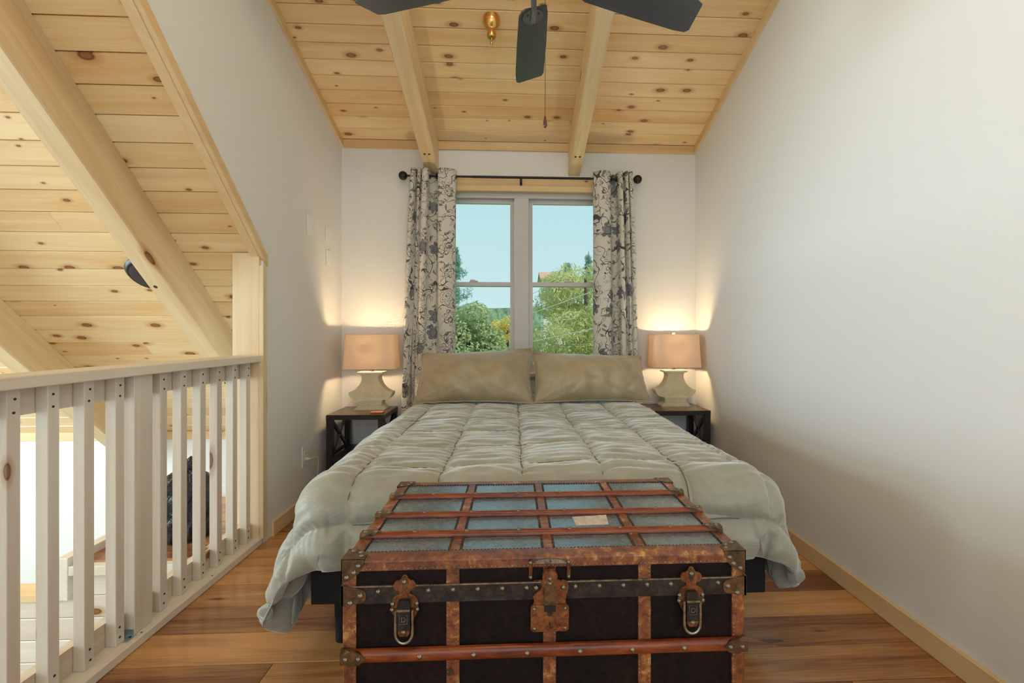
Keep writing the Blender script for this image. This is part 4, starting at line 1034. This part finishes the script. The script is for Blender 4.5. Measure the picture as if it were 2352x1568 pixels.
def text_mesh(s, size, depth):
    cu = bpy.data.curves.new('lettering', 'FONT'); cu.body = s; cu.size = size; cu.extrude = depth; cu.align_x = 'CENTER'; cu.align_y = 'CENTER'
    ob = bpy.data.objects.new('lettering', cu); COL.objects.link(ob)
    me = bpy.data.meshes.new_from_object(ob.evaluated_get(bpy.context.evaluated_depsgraph_get())); bpy.data.objects.remove(ob); me.materials.clear(); return me
def letter(s, size, p, mat, parent):
    o = obj('lettering', text_mesh(s, size, .0006), mat, parent); o.location = p; o.rotation_euler = (R(90), 0, 0); return o
def latch(cx_, zt_, parent):
    """draw bolt: fleur at the top, shield, hinged hasp with a wire loop; drawn in mm"""
    k = .001; y = -td - .0016
    def P(pts): return [(cx_ + x * k, zt_ + z * k) for x, z in pts]
    fle = []
    for (cx2, cz2, rx, rz, a0, a1) in ((-14, -22, 9.5, 10.5, 250, 80), (0, -12, 7.5, 13, 160, 20), (14, -22, 9.5, 10.5, 100, -70)):
        for a in np.linspace(R(a0), R(a1), 9): fle.append((cx2 + rx * math.cos(a), cz2 + rz * math.sin(a)))
    fle += [(11, -33), (11, -42), (-11, -42), (-11, -33)]
    root = obj('latch', MB().prism(P(fle), y - .004, y, 'y'), M['rust'], parent)
    sh = [(-11, -41)] + [(-11 - 17 * math.sin(a), -63 + 22 * math.cos(a)) for a in np.linspace(0, R(95), 8)] + [(-29, -72), (-25, -82), (-17, -98), (17, -98), (25, -82), (29, -72)] + [(11 + 17 * math.sin(a), -63 + 22 * math.cos(a)) for a in np.linspace(R(95), 0, 8)] + [(11, -41)]
    obj('latch_plate', MB().prism(P(sh), y - .003, y + .0004, 'y'), M['rust'], root)
    obj('petal', MB().prism(P([(7 * math.sin(a) * (1 - .35 * (math.cos(a) < 0)), -17 + 15 * math.cos(a)) for a in np.linspace(0, 2 * math.pi, 16, endpoint=False)]), y - .0065, y - .003, 'y'), M['dark_brass'], root)
    ha = [(-13, -55)] + [(-13 + 4 * (1 - math.cos(a)), -55 + 6 * math.sin(a)) for a in np.linspace(0, R(90), 4)] + [(9, -49), (13, -55), (13, -112), (-13, -112)]
    obj('hasp', MB().prism(P(ha), y - .014, y - .006, 'y'), M['dark_iron'], root)
    obj('hasp_lip', MB().box(cx_ - .0135, cx_ + .0135, y - .017, y - .012, zt_ - .070, zt_ - .066), M['old_steel'], root)
    obj('stamp_frame', MB().tube([(cx_ + x * k, y - .0145, zt_ + z * k) for x, z in ((-8, -78), (8, -78), (8, -97), (-8, -97))], .0007, 5, closed=True), M['old_steel'], root)
    obj('hasp_tip', MB().prism(P([(-12, -110), (12, -110), (12, -118), (8, -124), (-8, -124), (-12, -118)]), y - .013, y - .006, 'y'), M['rust'], root)
    loop = [(cx_ + 17.5 * k * s_, y - .010, zt_ + z * k) for s_, z in ((-1, -70), (-1, -95), (-1, -120))] + [(cx_ + 17.5 * k * math.sin(a), y - .010, zt_ - .120 - .020 * math.cos(a)) for a in np.linspace(R(-80), R(80), 11)] + [(cx_ + 17.5 * k, y - .010, zt_ + z * k) for z in (-120, -95, -70)]
    obj('wire_loop', MB().tube(loop, .0032, 8), M['old_steel'], root, smooth=True)
    rivet((cx_, y - .0065, zt_ - .013), (0, -1, 0), root, 1.0)
    for (x, z) in ((-25, -61), (-26, -73), (25, -61), (26, -73)): rivet((cx_ + x * k, y - .003, zt_ + z * k), (0, -1, 0), root, .95)
    rivet((cx_, y - .013, zt_ - .115), (0, -1, 0), root, .95)
    return root, y
l1, yl = latch(-.304, .688, body); letter('D', .015, (-.304, yl - .0148, .600), M['old_steel'], l1)
l2, yl = latch(.3135, .690, body); letter('D', .015, (.3135, yl - .0148, .602), M['old_steel'], l2)
# centre lock
lc = .004; lz = .692; y = -td - .002
def PL(pts): return [(lc + x * .001, lz + z * .001) for x, z in pts]
up = [(-20, -22)] + [(-29 - 12 * math.cos(a), -36 + 14 * math.sin(a)) for a in np.linspace(R(60), R(200), 8)][::1] + [(-36, -56), (-34, -66), (-36, -78), (36, -78), (34, -66), (36, -56)] + [(29 + 12 * math.cos(a), -36 + 14 * math.sin(a)) for a in np.linspace(R(-20), R(120), 8)] + [(20, -22)]
lock = obj('lock', MB().prism(PL(up), y - .004, y, 'y'), M['rust'], body)
pl = [(-41 + 5, -74), (-41, -79), (-41, -126), (-36, -131), (36, -131), (41, -126), (41, -79), (36, -74)]
obj('lock_plate', MB().prism(PL(pl), y - .0062, y - .0002, 'y'), M['rust'], lock)
hd_ = [(-16, -8)] + [(15 * math.sin(a), -6 + 9 * math.cos(a)) for a in np.linspace(R(-80), R(80), 9)] + [(16, -8), (15, -32), (8, -27), (0, -25), (-8, -27), (-15, -32)]
obj('hasp_hood', MB().prism(PL(hd_), y - .014, y - .004, 'y'), M['rust'], lock)
obj('hasp', MB().prism(PL([(-12, -30), (-8, -24), (8, -24), (12, -30), (12, -80), (-12, -80)]), y - .016, y - .006, 'y'), M['dark_brass'], lock)
obj('hasp_lip', MB().box(lc - .0122, lc + .0122, y - .0175, y - .010, lz - .082, lz - .070), M['dark_iron'], lock)
obj('push_button', MB().lathe([(.0055, 0), (.0055, .002)], 14, Matrix.Translation((lc, y - .006, lz - .092)) @ Matrix.Rotation(R(90), 4, 'X')), M['stitch'], lock)
obj('keyhole', MB().lathe([(.0026, 0), (.0026, .0008)], 10, Matrix.Translation((lc, y - .0061, lz - .114)) @ Matrix.Rotation(R(90), 4, 'X')).box(lc - .0013, lc + .0013, y - .0069, y - .006, lz - .122, lz - .115), M['stitch'], lock)
for (x, z) in ((-33, -82), (33, -82), (-33, -124), (33, -124)): rivet((lc + x * .001, y - .0062, lz + z * .001), (0, -1, 0), lock, .8)
for (x, z) in ((-29, -38), (29, -38)): rivet((lc + x * .001, y - .004, lz + z * .001), (0, -1, 0), lock, 1.1)
for z in (-14, -24): rivet((lc, y - .014, lz + z * .001), (0, -1, 0), lock, .9)
# lid handle plate with guides
hp = obj('lid_plate', MB().prism([(lc + x * .001, TZ - .012 + z * .001) for x, z in ((-40, -4), (-30, 3), (-16, 6), (0, 7), (16, 6), (30, 3), (40, -4), (24, -3), (-24, -3))], -td - .005, -td - .0004, 'y'), M['old_steel'], lid)
letter('0', .009, (lc + .002, -td - .0054, TZ - .0095), M['stitch'], hp)
for s in (-1, 1):
    g_ = obj('guide_pin', MB().box(lc + s * .041 - .004, lc + s * .041 + .004, -td - .006, -td - .0004, TZ - .046, TZ - .010, ch=.001), M['rust'], lid)
    for z in (-.012, -.043): rivet((lc + s * .041, -td - .006, TZ + z), (0, -1, 0), g_, .8)
# torn paper label on the lid, casters
pp = [atZ(px, py, TZ + .0003) for px, py in ((1314, 1186), (1392, 1181), (1398, 1203), (1323, 1206), (1319, 1196))]
obj('paper_label', MB().prism([(p.x - (TX0 + TX1) / 2, p.y - (TY0 + TY1) / 2) for p in pp], TZ - .0009, TZ - .0003, 'z'), plain('old_paper', (.62, .52, .46), .6, 0, .2, 60), lid, label='torn pale paper label')
for s in (-1, 1):
    for fy in (-1, 1):
        c_ = obj('caster', MB().box(s * (tw - .05) - .02, s * (tw - .05) + .02, fy * (td - .05) - .014, fy * (td - .05) + .014, .03, ZB), M['dark_iron'], tr)
        obj('wheel', MB().lathe([(.019, -.009), (.0198, 0), (.019, .009)], 18, Matrix.Translation((s * (tw - .05), fy * (td - .05), .0203)) @ Matrix.Rotation(R(90), 4, 'X')), M['dark_brass'], c_, smooth=True)

# ================================================================== OUTDOORS
ZG = -3.0
gr = obj('lawn', MB().add([(-60, 4.2, ZG), (60, 4.2, ZG), (60, 60, ZG - 2), (-60, 60, ZG - 2)], [(0, 1, 2, 3)]), M['grass']); gr['kind'] = 'structure'
hm = MB(); nh = 60; vs_ = []
for i in range(nh + 1):
    x = -90 + 180 * i / nh; vs_ += [(x, 90, ZG - 4), (x, 92, 6.3 + 1.4 * noise3((x * .05, 1, 0), 1) + .9 * noise3((x * .35, 2, 0), 1)), (x, 120, ZG)]
hm.add(vs_, [(3 * i + k, 3 * i + 3 + k, 3 * i + 4 + k, 3 * i + 1 + k) for i in range(nh) for k in (0, 1)])
ho_ = obj('hills', hm, M['hill'], smooth=True); ho_['kind'] = 'structure'

def leaf_cloud(clumps, n, size, seed, flat=.5, shape=(1, 1)):
    rs = np.random.RandomState(seed); C_ = np.array([c[:3] for c in clumps]); Rr = np.array([c[3] for c in clumps])
    w = Rr ** 2; w = w / w.sum(); pick = rs.choice(len(C_), n, p=w)
    d = rs.normal(size=(n, 3)); d /= np.linalg.norm(d, axis=1, keepdims=True)
    rad = Rr[pick] * (.55 + .5 * rs.rand(n) ** .5)
    c = C_[pick] + d * rad[:, None] * np.array([1, 1, .72])
    nrm = d + rs.normal(size=(n, 3)) * .7; nrm[:, 2] += flat; nrm /= np.linalg.norm(nrm, axis=1, keepdims=True)
    t1 = np.cross(nrm, rs.normal(size=(n, 3))); t1 /= np.linalg.norm(t1, axis=1, keepdims=True); t2 = np.cross(nrm, t1)
    s = size * (.6 + .8 * rs.rand(n))[:, None]
    V = np.stack([c - t1 * s * shape[0], c + t2 * s * shape[1] * .5, c + t1 * s * shape[0], c - t2 * s * shape[1] * .5], 1).reshape(-1, 3)
    Fq = np.arange(4 * n).reshape(n, 4)
    me = bpy.data.meshes.new('foliage'); me.from_pydata(V.tolist(), [], Fq.tolist()); me.update(); return me
def tree(name, label, base, h, clumps, n, size, mat, seed, trunk_r=.16, shape=(1, 1)):
    t = thing(name, label, 'tree', base, group='trees outside the window')
    obj('foliage', leaf_cloud(clumps, n, size, seed, shape=shape), mat, t, kind='stuff')
    obj('trunk', MB().tube([(0, 0, 0), (.05, .02, h * .5), (0, 0, h)], [trunk_r, trunk_r * .7, trunk_r * .25], 8), M['bark'], t, smooth=True)
    return t
M['leaf_pale'] = leafmat('leaf_pale_green', (.44, .47, .19), (.80, .76, .38))
M['leaf_green'] = leafmat('leaf_green', (.28, .38, .20), (.62, .64, .34))
M['leaf_yellow'] = leafmat('leaf_yellow', (.78, .62, .18), (.88, .72, .26))
M['leaf_spruce'] = leafmat('leaf_spruce', (.14, .30, .24), (.34, .50, .40))
rs = np.random.RandomState(12)
def clumps_dome(cx_, cy_, rx, ry, z0, z1, n, r, seed):
    q = np.random.RandomState(seed); L = []
    for i in range(n):
        a = q.uniform(0, 6.28); f = q.uniform(0, 1); k = math.sqrt(max(0, 1 - (f * .95) ** 2.2)) * q.uniform(.55, 1)
        L.append((cx_ + rx * k * math.cos(a), cy_ + ry * k * math.sin(a), z0 + (z1 - z0) * f, r * q.uniform(.65, 1.15)))
    return L
def tree_px(name, label, px, Y, ztop, rx, nclump, r, n, size, mat, seed, zlow=0.2, shape=(1, 1)):
    b = atY(px, 765, Y); base = (b.x, Y, ZG - 2 * (Y - 4.2) / 55.8)
    hh = ztop - base[2]
    return tree(name, label, base, hh * .93, clumps_dome(0, 0, rx, rx * .9, hh * zlow, hh - r * .6, nclump, r, seed), n, size, mat, seed, shape=shape)
tree_px('hemlock_tree', 'big pale green feathery tree filling the right-hand window', 1345, 13.2, 3.25, 2.45, 110, .55, 42000, .06, M['leaf_pale'], 2, .08, (1.5, .5))
tree_px('hemlock_tree', 'bushy yellow-green tree below the wires behind the mullion', 1225, 10.2, .62, 1.0, 46, .42, 16000, .05, M['leaf_pale'], 8, .06, (1.3, .6))
tree_px('broadleaf_tree', 'mottled green tree low in the left-hand window beside the curtain', 1075, 12.0, 2.15, 1.15, 60, .42, 24000, .05, M['leaf_green'], 3, .06)
tree_px('yellow_bush', 'yellow autumn bush beside the window mullion', 1165, 19.5, 1.95, 1.0, 26, .42, 8000, .06, M['leaf_yellow'], 4, .1)
tree_px('broadleaf_tree', 'rounded pale tree between the lawn and the yellow bush', 1145, 15.5, 1.15, 1.1, 44, .45, 15000, .055, M['leaf_pale'], 14, .06)
# spruces: drooping whorls of boughs
def spruce(label, px, Y, ztop, rad, n, seed, mat):
    b = atY(px, 765, Y); base = (b.x, Y, ZG - 2 * (Y - 4.2) / 55.8); hh = ztop - base[2]
    t = thing('spruce_tree', label, 'tree', base, group='trees outside the window')
    q = np.random.RandomState(seed); cl_ = []
    for i in range(n):
        f = q.uniform(.35, 1) ** .8; a = q.uniform(0, 6.28); L = rad * (1 - f) * 1.5 + .05
        for s in np.linspace(.15, 1, 6):
            cl_.append((L * s * math.cos(a), L * s * math.sin(a), hh * f + L * s * .28, .10 + .09 * (1 - s)))
    obj('foliage', leaf_cloud(cl_, n * 90, .055, seed, 0, (1.6, .3)), mat, t, kind='stuff')
    obj('trunk', MB().tube([(0, 0, 0), (0, 0, hh * 1.0)], [.14, .012], 8), M['bark'], t, smooth=True)
spruce('dark green spruce standing against the sky beside the left curtain', 1040, 14.0, 3.75, 1.6, 80, 5, M['leaf_spruce'])
spruce('slender spruce tip against the sky beside the right curtain', 1352, 22.0, 5.15, .9, 40, 6, M['leaf_spruce'])
spruce('slim spruce top between the red roof and the taller spruce tip', 1303, 20.0, 4.25, .8, 26, 9, M['leaf_spruce'])
# house with a red roof
hp_ = atY(1262, 640, 26.0)
hs = thing('house', 'distant house with a faded red roof among the trees', 'house', (hp_.x + .4, 26.0, ZG - 1.2))
hz = hp_.z - (ZG - 1.2)
obj('house_wall', MB().box(-.8, .7, -1, 1.6, 0, hz - .05), plain('pale_siding', (.75, .72, .68), .7), hs)
obj('roof', MB().prism([(-1.3, hz - .1), (.3, hz + .42), (1.9, hz - .1), (1.9, hz - .2), (.3, hz + .3), (-1.3, hz - .2)], -1.0, .9, 'x'), M['roofred'], hs)
# power lines
for lab, (a, b) in (('highest of the pale power lines outside the right-hand sash', ((1222, 675), (1362, 603))), ('middle one of the pale power lines outside the right-hand sash', ((1215, 722), (1364, 668))), ('lowest of the pale power lines outside the right-hand sash', ((1215, 786), (1364, 754)))):
    p = atY(*a, 10.6); q_ = atY(*b, 8.2); d = (q_ - p); p2 = p - d * .12; q2 = q_ + d * 3
    o = obj('power_line', MB().tube([tuple(p2 + (q2 - p2) * f + Vector((0, 0, -.0))) for f in np.linspace(0, 1, 9)], .007, 6), M['wire']); tag(o, lab, 'wire', 'power lines outside')
